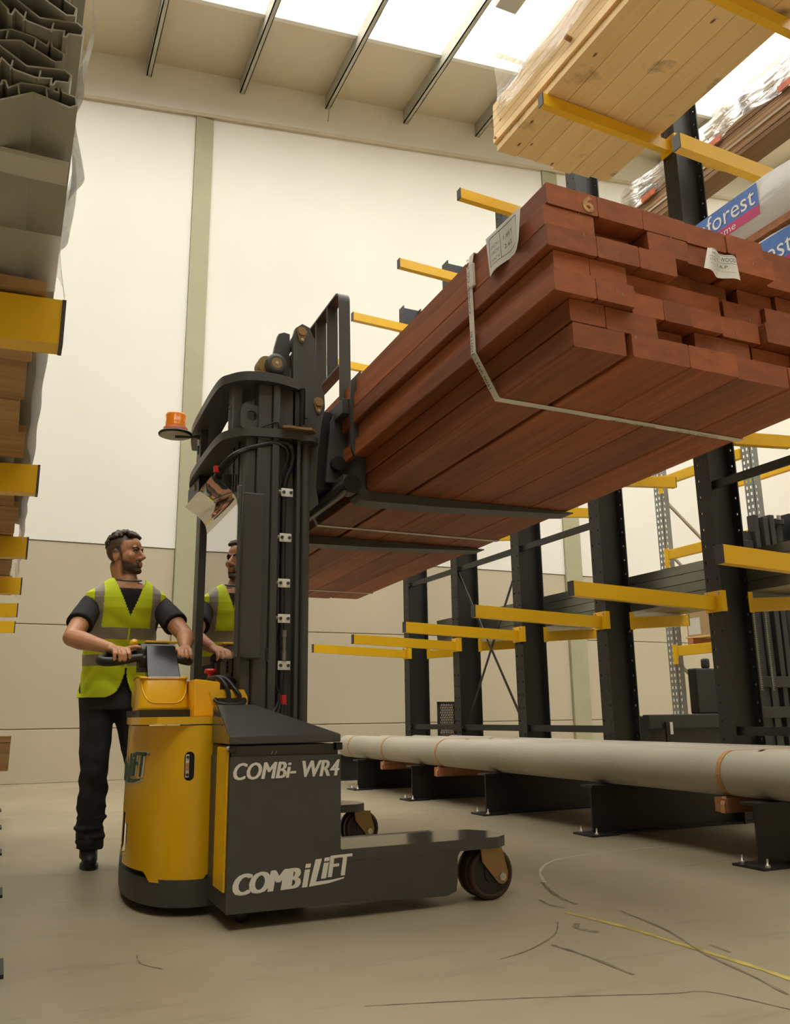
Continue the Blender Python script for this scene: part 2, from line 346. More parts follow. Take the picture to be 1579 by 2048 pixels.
YB=11.70
wb=MB().box(-9,16,YB+.02,YB+.3,0,13.2).build('wall_back',M['wall_lo'],kind='structure',label='precast concrete end wall painted cream above grey panels')
cols_x=[(-4.47,-4.2),(2.0,2.27),(8.48,8.81),(14.9,15.2)]
def roofz(x): return 10.53+.1185*x
def trimz(x): return 9.665+.132*x
bays=[(-9,-4.47),(-4.2,2.0),(2.27,8.48),(8.81,14.9)]
for x0,x1 in bays:
    for z0,z1 in ((.0,.638),(.650,1.934),(1.946,3.02)):
        MB().box(x0+.006,x1-.006,YB,YB+.03,z0,z1).build('panel',M['wall_lo'],wb,bevel=.006,seg=1)
    MB().prism([(x0+.004,3.03),(x1-.004,3.03),(x1-.004,trimz(x1)),(x0+.004,trimz(x0))],'y',YB-.012,YB+.03).build('panel',M['wall_up'],wb)
MB().prism([(-9,trimz(-9)+.06),(16,trimz(16)+.06),(16,roofz(16)),(-9,roofz(-9))],'y',YB-.015,YB+.03).build('panel',M['wall_up'],wb)
MB().prism([(-9,trimz(-9)),(16,trimz(16)),(16,trimz(16)+.06),(-9,trimz(-9)+.06)],'y',YB-.06,YB+.02).build('trim_1',M['trimm'],kind='structure',label='cream flashing strip along the wall head')
for i,(x0,x1) in enumerate(cols_x):
    MB().box(x0,x1,YB-.05,YB+.03,0,trimz((x0+x1)/2)-.02).build('trim_%d'%(i+2),M['olive'],bevel=.004,seg=1,kind='structure',label='olive painted wall stanchion')
# roof
ce=MB()
def slab(b,x0,x1,y0,y1,t=.1,dz=0):
    vs=[(x,y,roofz(x)+dz+k) for k in (0,t) for y in (y0,y1) for x in (x0,x1)]
    b.add(vs,[(0,2,3,1),(4,5,7,6),(0,1,5,4),(2,6,7,3),(0,4,6,2),(1,3,7,5)])
strips=[(4.3,10.25),(-3.4,2.2)]
edges=[YB+.2,10.25,4.3,2.2,-3.4,-9]
for a,b_ in ((10.25,YB+.2),(2.2,4.3),(-9,-3.4)): slab(ce,-9,16,a,b_)
for a,b_ in strips: slab(ce,-9,-3.0,a,b_)
ce=ce.build('ceiling',M['roof'],kind='structure',label='sloping cream sheet roof with translucent rooflights')
PX=[1.216+1.461*i for i in range(-6,10)]
pm=MB()
for x in PX:
    b=MB(); z=roofz(x)-.26
    b.prism([(x-.008,z),(x+.008,z),(x+.008,z+.26),(x-.008,z+.26)],'y',-9,YB-.02)
    b.prism([(x-.008,z),(x+.07,z),(x+.07,z+.012),(x-.008,z+.012)],'y',-9,YB-.02)
    b.prism([(x+.058,z),(x+.07,z),(x+.07,z+.03),(x+.058,z+.03)],'y',-9,YB-.02)
    b.build('purlin',M['purlin'],ce)
for a,b_ in strips:
    for i in range(len(PX)-1):
        if PX[i+1]>16 or PX[i]<-3.1: continue
        b=MB(); slab(b,PX[i]+.01,PX[i+1]-.01,a,b_,.01,.03); b.build('rooflight_pane',M['sky_pane'],ce)
        b=MB(); slab(b,PX[i]+.01,PX[i+1]-.01,b_-.06,b_+.01,.16,-.06)
        b.build('rooflight_frame',M['wall_up'],ce)
# diagonal stay on one purlin
MB().bar((4.15,11.58,10.45),(4.15,11.45,11.0),.03,.012,(1,0,0)).build('purlin_stay',M['purlin'],ce)
MB().box(-9.2,-9,-9,11.9,0,roofz(-9)).build('wall_left',M['wall_lo'],kind='structure',label='plain side wall of the warehouse')
MB().prism([(-9,0),(16,0),(16,roofz(16)),(-9,roofz(-9))],'y',-9.2,-9).build('wall_front',M['wall_lo'],kind='structure',label='plain end wall of the warehouse behind the aisle')
MB().box(16,16.2,-9,11.9,0,roofz(16)).build('wall_right',M['wall_lo'],kind='structure',label='plain far side wall of the warehouse')

# ================================================================ RACKS
CH=6.4
def flange_mesh():
    b=MB(); t=.012; hw=.075
    b.box(0,t,-hw,-.052,0,CH); b.box(0,t,-.036,.036,0,CH); b.box(0,t,.052,hw,0,CH)
    z=.42
    prev=0.
    while z<CH-.1:
        for y0,y1 in ((-.052,-.036),(.036,.052)): b.box(0,t,y0,y1,prev,z)
        prev=z+.018; z+=.127
    for y0,y1 in ((-.052,-.036),(.036,.052)): b.box(0,t,y0,y1,prev,CH)
    return b
fb=flange_mesh()
cm=MB(); cm.v=list(fb.v); cm.f=[list(f) for f in fb.f]; cm.m=list(fb.m); cm.s=list(fb.s)
cm.add([p+V(.268,0,0) for p in fb.v],fb.f); cm.box(.012,.268,-.005,.005,0,CH)
COLM=cm.mesh('upright',M['rackgrey'])
def arm_meshes(L,sgn):
    "arm runs from column face (0) to tip sgn*L ; drops to column"
    b=MB(); h=.1; dz=.05; w=.03
    def sec(x,z): return [(x,-w,z),(x,w,z),(x,w,z+h),(x,-w,z+h)]
    b.add(sec(sgn*.012,0)+sec(sgn*L,dz),[(0,1,2,3),(7,6,5,4),(0,4,5,1),(1,5,6,2),(2,6,7,3),(3,7,4,0)])
    pl=MB().prism([(sgn*.014,-.085),(sgn*.014,.085),(-sgn*.03,.085),(-sgn*.03,.077),(0,.077),(0,-.077),(-sgn*.03,-.077),(-sgn*.03,-.085)],'z',-.012,.14)
    bo=MB().cyl((sgn*.014,0,.122),(sgn*.024,0,.122),.011,n=6)
    cp=MB().box(min(sgn*L,sgn*(L+.008)),max(sgn*L,sgn*(L+.008)),-.031,.031,dz-.001,dz+h+.001)
    return (b.mesh('arm',M['yellow']),pl.mesh('arm_plate',M['yellow']),bo.mesh('bolt',M['bolt']),cp.mesh('end_cap',M['cap']))
ARML=arm_meshes(1.27,-1); ARMR=arm_meshes(1.27,1); ARMB=arm_meshes(.69,1); ARMBL=arm_meshes(.69,-1)
def put_arm(rack,ms,x,y,z):
    a=piece('arm',ms[0],rack,(x,y,z))
    for nm,me,dy in (('arm_plate',ms[1],0),('bolt',ms[2],-.055),('bolt',ms[2],.055),('end_cap',ms[3],0)): piece(nm,me,a,(x,y+dy,z))
def foot_meshes(x0,x1):
    b=MB(); b.box(x0+.03,x1,-.006,.006,.014,.29); b.box(x0,x1,-.06,.06,.29,.304); b.box(x0+.03,x1,-.06,.06,.002,.014)
    p=MB().box(x0-.05,x0+.16,-.10,.10,.0,.012)
    k=MB(); y=0
    k.lathe([(0,.014),(.012,.014),(.0121,.006),(.038,.006)],(x0,y,.012),(0,0,1),6)
    return b.mesh('base_beam',M['rackgrey']),p.mesh('foot_plate',M['rackgrey']),k.mesh('anchor_bolt',M['bolt'])
def rack(name,label,cx,Ys,aisle,other,levels_a,levels_o,braces=True):
    "aisle=-1: aisle side is -X.  cx = aisle face of column"
    rk=thing(name,label,'storage rack',(cx+.14*(-aisle),Ys[len(Ys)//2],0))
    face=cx; back=cx+.28*(-aisle)
    fm=foot_meshes(-1.25,.28) if aisle<0 else None
    if aisle>0:
        q=foot_meshes(-1.25,.28)
        fm=[]
        for me in q:
            me2=me.copy(); 
            for v in me2.vertices: v.co.x=-v.co.x
            me2.flip_normals(); fm.append(me2)
    for y in Ys:
        x=cx if aisle<0 else cx-.28
        piece('upright',COLM,rk,(x,y,.304 if False else 0))
        f=piece('base_beam',fm[0],rk,(cx,y,0)); piece('foot_plate',fm[1],f,(cx,y,0)); piece('anchor_bolt',fm[2],f,(cx,y-.08,0)); piece('anchor_bolt',fm[2],f,(cx,y+.08,0))
    for i,y in enumerate(Ys):
        for z in levels_a(i): put_arm(rk,ARML if aisle<0 else ARMR,face,y,z)
        for z in levels_o(i): put_arm(rk,other,back,y,z)
    if braces:
        xm=cx+.05*(-aisle)
        for i in range(len(Ys)-1):
            if i==1: continue
            a,b=Ys[i],Ys[i+1]
            for z in (.615,2.41,4.5):
                o=MB(); o.bar((xm,a+.006,z),(xm,b-.006,z),.025,.06).build('brace_bar',M['rackgrey'],rk)
                for y in (a+.03,b-.03): MB().cyl((xm-.014,y,z),(xm-.03,y,z),.014,n=6).build('bolt',M['bolt'],rk)
    return rk
CY=[3.34,4.67,6.00,7.33,8.66,9.99]
def la(i):
    if i==0: return [1.468,2.80,4.00,5.30]
    return [1.468,2.80,5.30]
rkR=rack('cantilever_rack','dark grey double-sided cantilever rack with yellow arms across the aisle from the lift truck',4.70,CY,-1,ARMB,la,lambda i:[1.468,2.78,5.30])
# cross braces between the last uprights
for a,b in ((CY[4],CY[3]),):
    for p,q in (((4.76,a,2.38),(4.76,b,.56)),((4.785,b,2.38),(4.785,a,.56))):
        d=V(*q)-V(*p); MB().bar(V(*p),V(*q),.03,.008,(1,0,0)).build('cross_brace',M['rackgrey'],rkR)
LY=[1.815,3.125,4.435,5.75,7.06,8.37]
rkL=rack('cantilever_rack','single-sided cantilever rack with yellow arms holding the wrapped profiles and plank packs',-1.225,LY,1,None,lambda i:[1.468],lambda i:[],False)

# ================================================================ LOADS
TS=-.029
def tilt(p): return V(p.x, p.y+(p.z-1.795)*.029, p.z+TS*(p.y-3.64))
# ---- hardwood pack carried by the truck
rows=[  # top-down: boards (left, right, recess of the sawn end)
 [(1.445,1.645,0),(1.647,1.832,0),(1.834,2.022,.0),(2.024,2.208,.004),(2.210,2.385,.0),(2.408,2.62,.03)],
 [(1.431,1.627,.004),(1.646,1.828,.075),(1.846,2.018,0),(2.020,2.200,.008),(2.224,2.401,-.02),(2.405,2.60,.02)],
 [(1.426,1.616,-.012),(1.618,1.788,-.012),(1.790,1.947,-.012),(1.957,2.089,.075),(2.091,2.265,.085),(2.311,2.48,.075),(2.486,2.64,.06)],
 [(1.453,1.590,.002),(1.592,1.738,.002),(1.753,1.976,.035),(1.978,2.175,.038),(2.200,2.379,.045),(2.386,2.61,.03)],
 [(1.432,1.589,-.022),(1.591,1.743,-.022),(1.755,1.888,.01),(1.890,2.006,.01),(2.008,2.144,.012),(2.158,2.334,.025),(2.342,2.62,.0)],
 [(1.497,1.632,0),(1.638,1.845,.004),(1.853,2.013,.07),(2.036,2.286,.035),(2.314,2.50,.05),(2.506,2.65,.0)],
 [(1.502,1.704,0),(1.724,1.957,-.008),(1.959,2.170,-.008),(2.172,2.414,.0),(2.421,2.655,.0)]]
tp=thing('timber_pack','strapped pack of sawn red hardwood boards carried on the forks','timber pack',(2.06,4.29,1.78))
BH=.0805
for r,bds in enumerate(rows):
    z1=1.795+.565-r*BH; z0=z1-BH+.0035
    if r==6: z0=1.795
    for x0,x1,rec in bds:
        y0=1.955+rec; y1=6.60+random.uniform(-.05,.04)
        b=MB(); c=.004
        poly=[(x0+c,z0),(x1-c,z0),(x1,z0+c),(x1,z1-c),(x1-c,z1),(x0+c,z1),(x0,z1-c),(x0,z0+c)]
        ny=5; vs=[]
        for k in range(ny+1):
            y=y0+(y1-y0)*k/ny; vs+=[V(u,y,w) for u,w in poly]
        b.add(vs,[(k*8+j,k*8+(j+1)%8,(k+1)*8+(j+1)%8,(k+1)*8+j) for k in range(ny) for j in range(8)],0)
        b.add(vs,[list(range(8))],1); b.add(vs,[list(range(ny*8+7,ny*8-1,-1))],1)
        b.xf(tilt).build('board',[M['timber'],M['endgrain']],tp)
ztop=1.795+.565
for ys in (2.42,4.33,6.29):
    b=MB(); e=.004
    path=[(1.50-e,ys-.02,1.795-e),(2.658+e,ys,1.795-e),(2.665,ys,ztop+e),(1.440-e,ys,ztop+e),(1.425-e,ys,2.28),(1.425-e,ys,1.962),(1.50-e,ys-.02,1.795-e)]
    b.ribbon([V(*p) for p in path],.032,(0,1,0),.0015); b.xf(tilt)
    st=b.build('strap',M['strapw'],tp,label='white woven strap around the hardwood')
    # printing on the bottom run and on the side run
    for txt,u0 in (('Cordlash CC 105',1.62),('1600 daN / 3500 LBS',1.98),('Cordlash CC 105',2.30)):
        vs,fs=fit_text(txt,.22,.014); t=MB(); t.add([V(u0+.24-p.x,ys-.008+p.y,1.795-e-.0028) for p in vs],fs); t.xf(tilt).build('print',M['ink'],st)
    if ys<3:
        for txt,z0 in (('Cordlash CC 105',2.12),('1600 daN / 3500 LBS',1.83)):
            vs,fs=fit_text(txt,.22,.014); t=MB()
            zz=lambda q:(1.425-e-.0035)+(max(0,1.962-q)/.167)*.072
            t.add([V(zz(z0+p.x),ys+.008-p.y-(.02*max(0,1.962-z0-p.x)/.167),z0+p.x) for p in vs],fs); t.xf(tilt).build('print',M['ink'],st)
        MB().box(1.418,1.428,ys-.03,ys+.012,2.22,2.31).xf(tilt).build('strap_tail',M['strapw'],st)
def sheet(name,p00,p10,p01,p11,curl,mt,nrm,n=24):
    P=[Vector(p) for p in (p00,p10,p01,p11)]; nrm=Vector(nrm)
    b=MB()
    def fn(u,v):
        p=P[0]*(1-u)*(1-v)+P[1]*u*(1-v)+P[2]*(1-u)*v+P[3]*u*v
        return p+nrm*curl(u,v)
    b.grid(fn,n,n); return b,fn
# paper label stapled on the side
b,fn=sheet('l',(1.425,2.275,2.185),(1.425,2.06,2.20),(1.425,2.29,2.345),(1.425,2.065,2.335),lambda u,v:.006+.035*max(0,u-.6)*(1-v)+.01*math.sin(u*7)*(1-v),None,(-1,0,0))
lb=b.xf(lambda p:tilt(p)).build('paper_label',M['paper'],tp,label='curled white paper label stapled to the side boards')
def ink_on(fn,items,off,nrm,parent,xfm=tilt):
    for it in items:
        b=MB(); nrm_=Vector(nrm)
        if it[0]=='line':
            (u0,v0),(u1,v1),w=it[1:]
            K=10; P=[]
            for k in range(K+1):
                u=u0+(u1-u0)*k/K; v=v0+(v1-v0)*k/K
                d=V(u1-u0,v1-v0,0).normalized(); n=V(-d.y,d.x,0)
                for s in (-1,1): P.append(fn(u+n.x*w*s,v+n.y*w*s)+nrm_*off)
            b.add(P,[(2*k,2*k+1,2*k+3,2*k+2) for k in range(K)])
        else:
            txt,u0,v0,w,h=it[1:]
            vs,fs=fit_text(txt,w,h); b.add([fn(u0+p.x,v0+p.y)+nrm_*off for p in vs],fs)
        b.xf(xfm).build('print',M['ink'],parent)
ink_on(fn,[('line',(.12,.14),(.88,.14),.008),('line',(.12,.86),(.88,.86),.012),('line',(.12,.14),(.12,.86),.008),('line',(.88,.14),(.88,.86),.008),('line',(.42,.14),(.42,.86),.005),('text','LENGTHS',.16,.55,.22,.09),('text','CUBIC M3',.16,.38,.22,.09),('text','CONTRACT NO',.14,.2,.26,.08),('text','1.8FT',.5,.55,.25,.1),('text','2.62 .',.5,.3,.25,.11)],.0045,(-1,0,0),lb)
b,fn=sheet('f',(2.045,1.945,2.165),(2.205,1.945,2.15),(2.09,1.945,2.262),(2.215,1.945,2.25),lambda u,v:.012+.03*(1-v)*abs(u-.5)+.008*math.sin(9*u),None,(0,-1,0))
lb=b.xf(lambda p:tilt(p)).build('paper_label',M['paper'],tp,label='torn paper label on the board ends')
ink_on(fn,[('line',(.1,.92),(.95,.92),.008),('line',(.05,.6),(.95,.6),.008),('line',(.95,.6),(.95,.92),.008),('line',(.36,.6),(.36,.92),.006),('text','T-WOOD',.42,.67,.48,.18),('text','MKS',.12,.7,.18,.1),('text','L.A.P.',.4,.38,.32,.14),('text','LGTH',.08,.42,.2,.1),('line',(.1,.3),(.85,.22),.005)],.0045,(0,-1,0),lb)
vs,fs=fit_text('6',.045,.062,bold=.03); M['chalkmark']=mat('yellow_chalk_number',(.55,.30,.12),.8,var=.3,scale=40)
t=MB(); t.add([V(1.585+p.x,1.9535,2.290+p.y) for p in vs],fs); t.xf(tilt).build('chalk_number',M['chalkmark'],tp)
stp=MB()
for i in range(26):
    x=random.uniform(1.5,2.45); z=random.uniform(1.85,2.3); r=min(6,max(0,int((ztop-z)/BH))); y=[1.955+q for x0,x1,q in rows[r] if x0<=x<x1-.012]
    if not y or (ztop-z)%BH>.065: continue
    y=y[0]; a=random.uniform(-.5,.5)
    stp.bar((x,y-.002,z),(x+.010*math.sin(a),y-.002,z+.012),.0012,.0012)
stp.xf(tilt).build('staples',M['bolt'],tp,kind='stuff')

# ---- pine pack on the top arms
pk=thing('timber_pack','pale pine board pack under clear wrap on the top yellow arms','timber pack',(4.03,4.2,5.45))
zb=5.452
nb=6; xw=(4.62-3.47)/nb
for r in range(6):
    for i in range(nb):
        x0=3.47+i*xw+.0015-(.025 if r in (1,2,3,4,5) else 0); x1=x0+xw-.003
        y1=5.40+random.uniform(-.015,.01)-(.012*(i%3)); z0=zb+r*.075
        MB().box(x0,x1,1.2,y1,z0,z0+.0735).build('board',M['pinesm'] if r==0 else M['pine'],pk,bevel=.002,seg=1)
def ff(u,v):
    y=5.3-u*3.6; z=zb+.24+v*.62; a=.02*math.sin(u*23+3*v)+.015*math.sin(u*51-7*v)
    return V(3.435-.02*abs(a)*20*.5-.01*math.sin(v*9+u*30)-(.05*(1-v) if v<.3 else 0)*abs(math.sin(u*14)),y,z-.05*abs(math.sin(u*17))*(1-v))
MB().grid(ff,90,24).build('wrap_film',M['film2'],pk,label='glossy clear plastic wrap')
MB().grid(lambda u,v:V(3.43+u*1.2,5.3-v*3.6,zb+.86+.02*math.sin(9*u+8*v)),20,30).build('wrap_film',M['film'],pk)
MB().cyl((3.44,5.36,zb+.10),(3.425,5.36,zb+.10),.012,n=8).build('dowel',M['rough_wood'],pk)
MB().cyl((3.45,4.28,zb+.19),(3.40,4.28,zb+.20),.02,n=8).build('dowel',M['rough_wood'],pk)

# ---- white wrapped packs on the middle arms
M['blue']=mat('blue_print',(.07,.19,.56),.4,var=.08,scale=20); M['mag']=mat('magenta_print',(.55,.03,.16),.4,var=.08,scale=20)
for k,(z0,z1,lab) in enumerate(((3.375,3.66,'white wrapped pack with blue and magenta printed panels, upper of two'),(2.985,3.295,'white wrapped pack with blue print, lower of two under the timber bearer'))):
    w=thing('wrapped_pack',lab,'wrapped pack',(4.0,3.8,z0))
    b=MB()
    pr=[(3.60,z0+.03),(3.63,z0),(4.55,z0),(4.6,z0+.03),(4.6,z1-.03),(4.56,z1),(3.65,z1),(3.60,z1-.03)]
    vs=[]; K=40
    for i in range(K+1):
        y=1.6+i*(5.6-1.6)/K
        vs+=[V(x+.006*math.sin(i*1.3+j),y,z+.006*math.sin(i*.9+2*j)) for j,(x,z) in enumerate(pr)]
    b.add(vs,[(i*8+j,i*8+(j+1)%8,(i+1)*8+(j+1)%8,(i+1)*8+j) for i in range(K) for j in range(8)],0,True); b.add(vs,[list(range(8)),list(range(K*8,K*8+8))])
    b.build('wrapping',M['filmw'],w)
    for y0 in ((2.95,1.75,4.2) if k==0 else (2.75,1.5,3.9)):
        xs=3.588
        MB().box(xs,xs+.002,y0,y0+.62,z0+.11,z1-.04).build('printed_panel',M['blue'],w)
        MB().box(xs,xs+.002,y0,y0+.62,z0+.05,z0+.11).build('printed_panel',M['mag'],w)
        for txt,hh,zz,ww,u0 in (('rainforest',.11,z0+.125,.58,.02),('frame',.045,z0+.058,.17,.28)):
            vs,fs=fit_text(txt,ww,hh); t=MB(); t.add([V(xs-.002,y0+.62-u0-p.x,zz+p.y) for p in vs],fs); t.build('lettering',M['white'],w)
MB().box(3.62,4.58,1.7,5.5,3.312,3.356).build('timber_board',M['orangewood'],loc=(4.1,3.6,3.312),label='brown timber board lying between the two white wrapped packs',cat='timber')

# ---- sheet pack on rear top arms
M['sheet1']=wood('brown_sheet_edge',(.42,.27,.15),(.28,.17,.09),1,.8,30,1.,.25); M['sheet2']=wood('pale_sheet_edge',(.66,.60,.48),(.45,.35,.24),1,.7,30,1.,.2)
sp=thing('board_pack','striped pack of thin brown and white boards on the rear arms','board pack',(5.7,4.8,5.45))
for i in range(22):
    z=5.452+i*.0235; o=random.uniform(-.02,.02)
    MB().box(5.43+o*.5,5.66,2.6,6.1+o*2,z,z+.0205).build('board',M['sheet2'] if i>13 and i%3 or i in (5,) else M['sheet1'],sp)
MB().grid(lambda u,v:V(5.405-.02*math.sin(u*31),6.1-u*3.4,5.72+v*.27-.03*math.sin(u*23)*(1-v)),60,8).build('wrap_film',M['film'],sp)
M['oranget']=mat('red_orange_tape',(.62,.14,.05),.5,var=.15,scale=20)
for y in (5.6,4.75,3.9,3.5): MB().box(5.398,5.402,y,y+.22,5.70,5.76).build('tape_print',M['oranget'],sp)
for y in (3.75,): MB().box(5.39,5.40,y,y+.05,5.45,5.98).build('strap',M['strapw'],sp)

# ---- dark steel sections on rear lower arms
ds=thing('steel_bundle','bundle of dark folded steel sections on the rear lower arms','steel bundle',(5.3,6.7,1.62))
M['darksteel']=mat('dark_mill_steel',(.30,.31,.27),.35,metal=.8,var=.2,scale=3,stretch=(1,.3,1))
for r in range(4):
    for c in range(4):
        x0=5.03+c*.15; z0=1.622+r*.079; b=MB(); y0=3.0+random.uniform(0,.1); y1=9.75+random.uniform(-.05,.05)
        b.prism([(x0,z0),(x0+.145,z0),(x0+.145,z0+.074),(x0+.11,z0+.074),(x0+.11,z0+.068),(x0+.139,z0+.068),(x0+.139,z0+.006),(x0+.006,z0+.006),(x0+.006,z0+.068),(x0+.035,z0+.068),(x0+.035,z0+.074),(x0,z0+.074)],'y',y0,y1)
        b.build('section',M['darksteel'],ds)

# ---- pipes on the base beams
def pipe(x,y0,y1,lab,r=.118,z=None):
    z=.304+r+.002 if z is None else z
    b=MB(); b.cyl((x,y0,z),(x,y1,z),r,n=40,caps=False); b.cyl((x,y0,z),(x,y1,z),r-.012,n=40,caps=False)
    n=40
    for y in (y0,y1):
        vs=[V(x+q*math.cos(2*math.pi*i/n),y,z+q*math.sin(2*math.pi*i/n)) for q in (r,r-.012) for i in range(n)]
        b.add(vs,[(i,(i+1)%n,n+(i+1)%n,n+i) for i in range(n)])
    b.build('steel_pipe',M['pipe'],loc=(x,(y0+y1)/2,z),label=lab,cat='pipe',group='long pipes on the rack base',recalc=False)
pipe(3.64,1.9,9.36,'long grey pipe lying at the tips of the rack base beams')
pipe(3.885,1.6,8.9,'long grey pipe second in from the tips of the base beams')
pipe(4.13,1.8,8.6,'long grey pipe third in from the tips of the base beams')
pipe(4.375,2.1,8.2,'long grey pipe lying closest to the rack uprights')
for k,(y,nm) in enumerate(((8.15,'timber batten strapped under the pipes nearest their far ends'),(6.95,'timber batten strapped under the middle of the pipes'),(3.62,'timber batten strapped under the pipes beside the foremost foot'))):
    MB().box(3.54,4.45,y-.045,y+.045,.228,.302).build('timber_batten',M['orangewood'],bevel=.003,seg=1,loc=(4.0,y,.228),label=nm,cat='timber',group='battens under pipes')
    b=MB(); P=[]
    for i in range(13):
        a=math.pi*.5+math.pi*i/12*1.0
        P.append(V(3.64+.1215*math.cos(a),y-.02,.424+.1215*math.sin(a)))
    P+= [V(3.64-.09,y-.02,.31),V(3.531,y-.02,.27),V(3.531,y-.02,.226),V(4.0,y-.02,.223),V(4.456,y-.02,.226),V(4.50,y-.02,.424),V(4.375,y-.02,.5455),V(3.64,y-.02,.5455)]
    b.ribbon(P,.03,(0,1,0),.0012).build('pipe_strap',M['strapo'],loc=(4.0,y,.23),label='orange strap round the pipes, with a '+('timber batten nearest their far ends','timber batten at the middle','timber batten beside the foremost foot')[k],cat='strap',group='orange pipe straps')
b=MB(); P=[V(3.64+.1215*math.cos(2*math.pi*i/24),9.05,.424+.1215*math.sin(2*math.pi*i/24)) for i in range(25)]
b.ribbon(P,.03,(0,1,0),.0012).build('pipe_strap',M['strapo'],loc=(3.64,9.05,.3),label='orange strap round the far end of the aisle-edge pipe only',cat='strap',group='orange pipe straps')

# ---- left rack loads
pf=thing('profile_bundle','bundle of pale aluminium window profiles with hollow ends high beside the wall','profile bundle',(-.3,2.6,1.66))
def prof_mesh(flip):
    # closed hollow section outlined in XZ, wall 3 mm, along Y
    P=[(0,0),(.052,-.018),(.064,-.012),(.0635,.004),(.045,.010),(.043,.018),(.037,.019),(.036,.009),(.016,.017),(-.016,.017),(-.034,.006),(-.036,.017),(-.043,.017),(-.045,.010),(-.066,-.004),(-.064,-.018),(-.052,-.022)]
    P=[(x*1.0,z*1.0*flip) for x,z in P]
    n=len(P); cx=sum(p[0] for p in P)/n; b=MB()
    # offset inward
    def off(i,d):
        a=V(*P[i-1],0); p=V(*P[i],0); c=V(*P[(i+1)%n],0)
        e1=(p-a).normalized(); e2=(c-p).normalized(); n1=V(-e1.y,e1.x,0); n2=V(-e2.y,e2.x,0); q=(n1+n2)
        q=q.normalized()/max(.5,q.normalized().dot(n1)); return p+q*d*(1 if flip>0 else -1)
    I=[off(i,.0028) for i in range(n)]
    Lm=3.2
    o0=[V(x,0,z) for x,z in P]; o1=[V(x,Lm,z) for x,z in P]; i0=[V(q.x,0,q.y) for q in I]; i1=[V(q.x,Lm,q.y) for q in I]
    for A,B in ((o0,o1),(i0,i1)): b.add(A+B,[(j,(j+1)%n,n+(j+1)%n,n+j) for j in range(n)])
    b.add(o0+i0,[(j,(j+1)%n,n+(j+1)%n,n+j) for j in range(n)]); b.add(o1+i1,[(j,(j+1)%n,n+(j+1)%n,n+j) for j in range(n)])
    for x,z in ((-.02,.014),(.02,.014)): b.box(x-.0012,x+.0012,0,Lm,min(0,z*flip)-.004,max(0,z*flip))
    return b.mesh('profile',M['alu'])
PM=[prof_mesh(1),prof_mesh(-1)]
zz=1.70
for r in range(9):
    for c in range(5):
        o=piece('profile',PM[(r+c)%2 if r<5 else 1],pf,(-.036-.125*c-.012*(r%3),1.255-.012*r+random.uniform(-.01,.01),1.694+r*.035+random.uniform(-.003,.003)))
        o.rotation_euler.y=random.uniform(-.3,.22)
MB().box(-.66,.026,1.36,1.42,1.656,1.664).build('pale_band',M['purlin'],pf,label='pale grey cross band under the profiles')
MB().box(-.62,.012,1.77,1.85,1.622,1.646).build('timber_bearer',M['rough_wood'],loc=(-.3,1.81,1.622),label='dark end-grain timber bearer on the nearest left-hand arm',cat='timber')
def fl2(u,v):
    y=1.30+u*.62; x=.034+.010*math.sin(9*u+4*v)+.012*v*math.sin(21*u); return V(x+.004*v,y,1.98-v*(.19+.10*u)+.008*math.sin(17*u))
MB().grid(fl2,40,16).build('wrap_film',M['film'],pf,label='loose clear film hanging from the bundle')
MB().grid(lambda u,v:V(.03-.5*v,1.60+u*.24,1.660-.004*math.sin(math.pi*v*1.3)*(1-u)),24,20).build('wrap_film',M['film'],pf)
for k,(y0,y1,top,lab) in enumerate(((1.86,3.04,1.735,'wooden plank pack between the first two left-hand arms'),(3.2,4.35,1.735,'wooden plank pack between the second and third left-hand arms'),(4.52,5.66,1.73,'wooden plank pack between the third and fourth left-hand arms'),(5.84,6.6,1.73,'short wooden plank pack past the fourth left-hand arm'))):
    pp=thing('plank_pack',lab,'timber pack',(-.35,(y0+y1)/2,1.62))
    n=4
    for j in range(n):
        a=y0+(y1-y0)*j/n
        xr=-.005-.03*((j*7+k)%3)/3
        MB().box(-.7,xr,a+.004,a+(y1-y0)/n-.004,1.615+.004*(j%2),1.645).build('plank',M['rough_wood'],pp,bevel=.002,seg=1)
    if k>1: MB().box(-.68,-.02,y0,y1,1.647,top-.004).build('board',M['rough_wood'],pp)
    MB().grid(lambda u,v:V(.006+.022*v+.002*math.sin(u*19+5*v),y0+u*(y1-y0)*.98,(1.652 if k<2 else 1.75)-v*(.07 if k<2 else .15)*(.92+.08*math.sin(u*8))),30,8).build('wrap_film',M['filmw'],pp)
lp=thing('panel_pack','long pale panel pack lying on the left-hand base beams','panel pack',(-.5,3.9,.31))
for i in range(5): MB().box(-.75,.012-.004*(i%2),1.4,7.8,.306+i*.03,.334+i*.03).build('panel',M['pipe'],lp)
bk=thing('timber_block','short orange timber block on the left-hand panel pack','timber',(-.2,5.9,.46))
MB().box(-.45,.07,5.82,5.98,.456,.62).build('block',M['rough_wood'],bk,bevel=.004); MB().box(-.45,.072,5.818,5.982,.622,.66).build('block_cap',M['rough_wood'],bk,bevel=.003)

# ================================================================ LIFT TRUCK
TR=thing('lift_truck','yellow and dark grey pedestrian lift truck with mast, carrying red hardwood','lift truck',(1.2,4.1,0))
YN=3.27
def G(b,name,mt,par=None,**k): return b.build(name,mt,par or TR,**k)
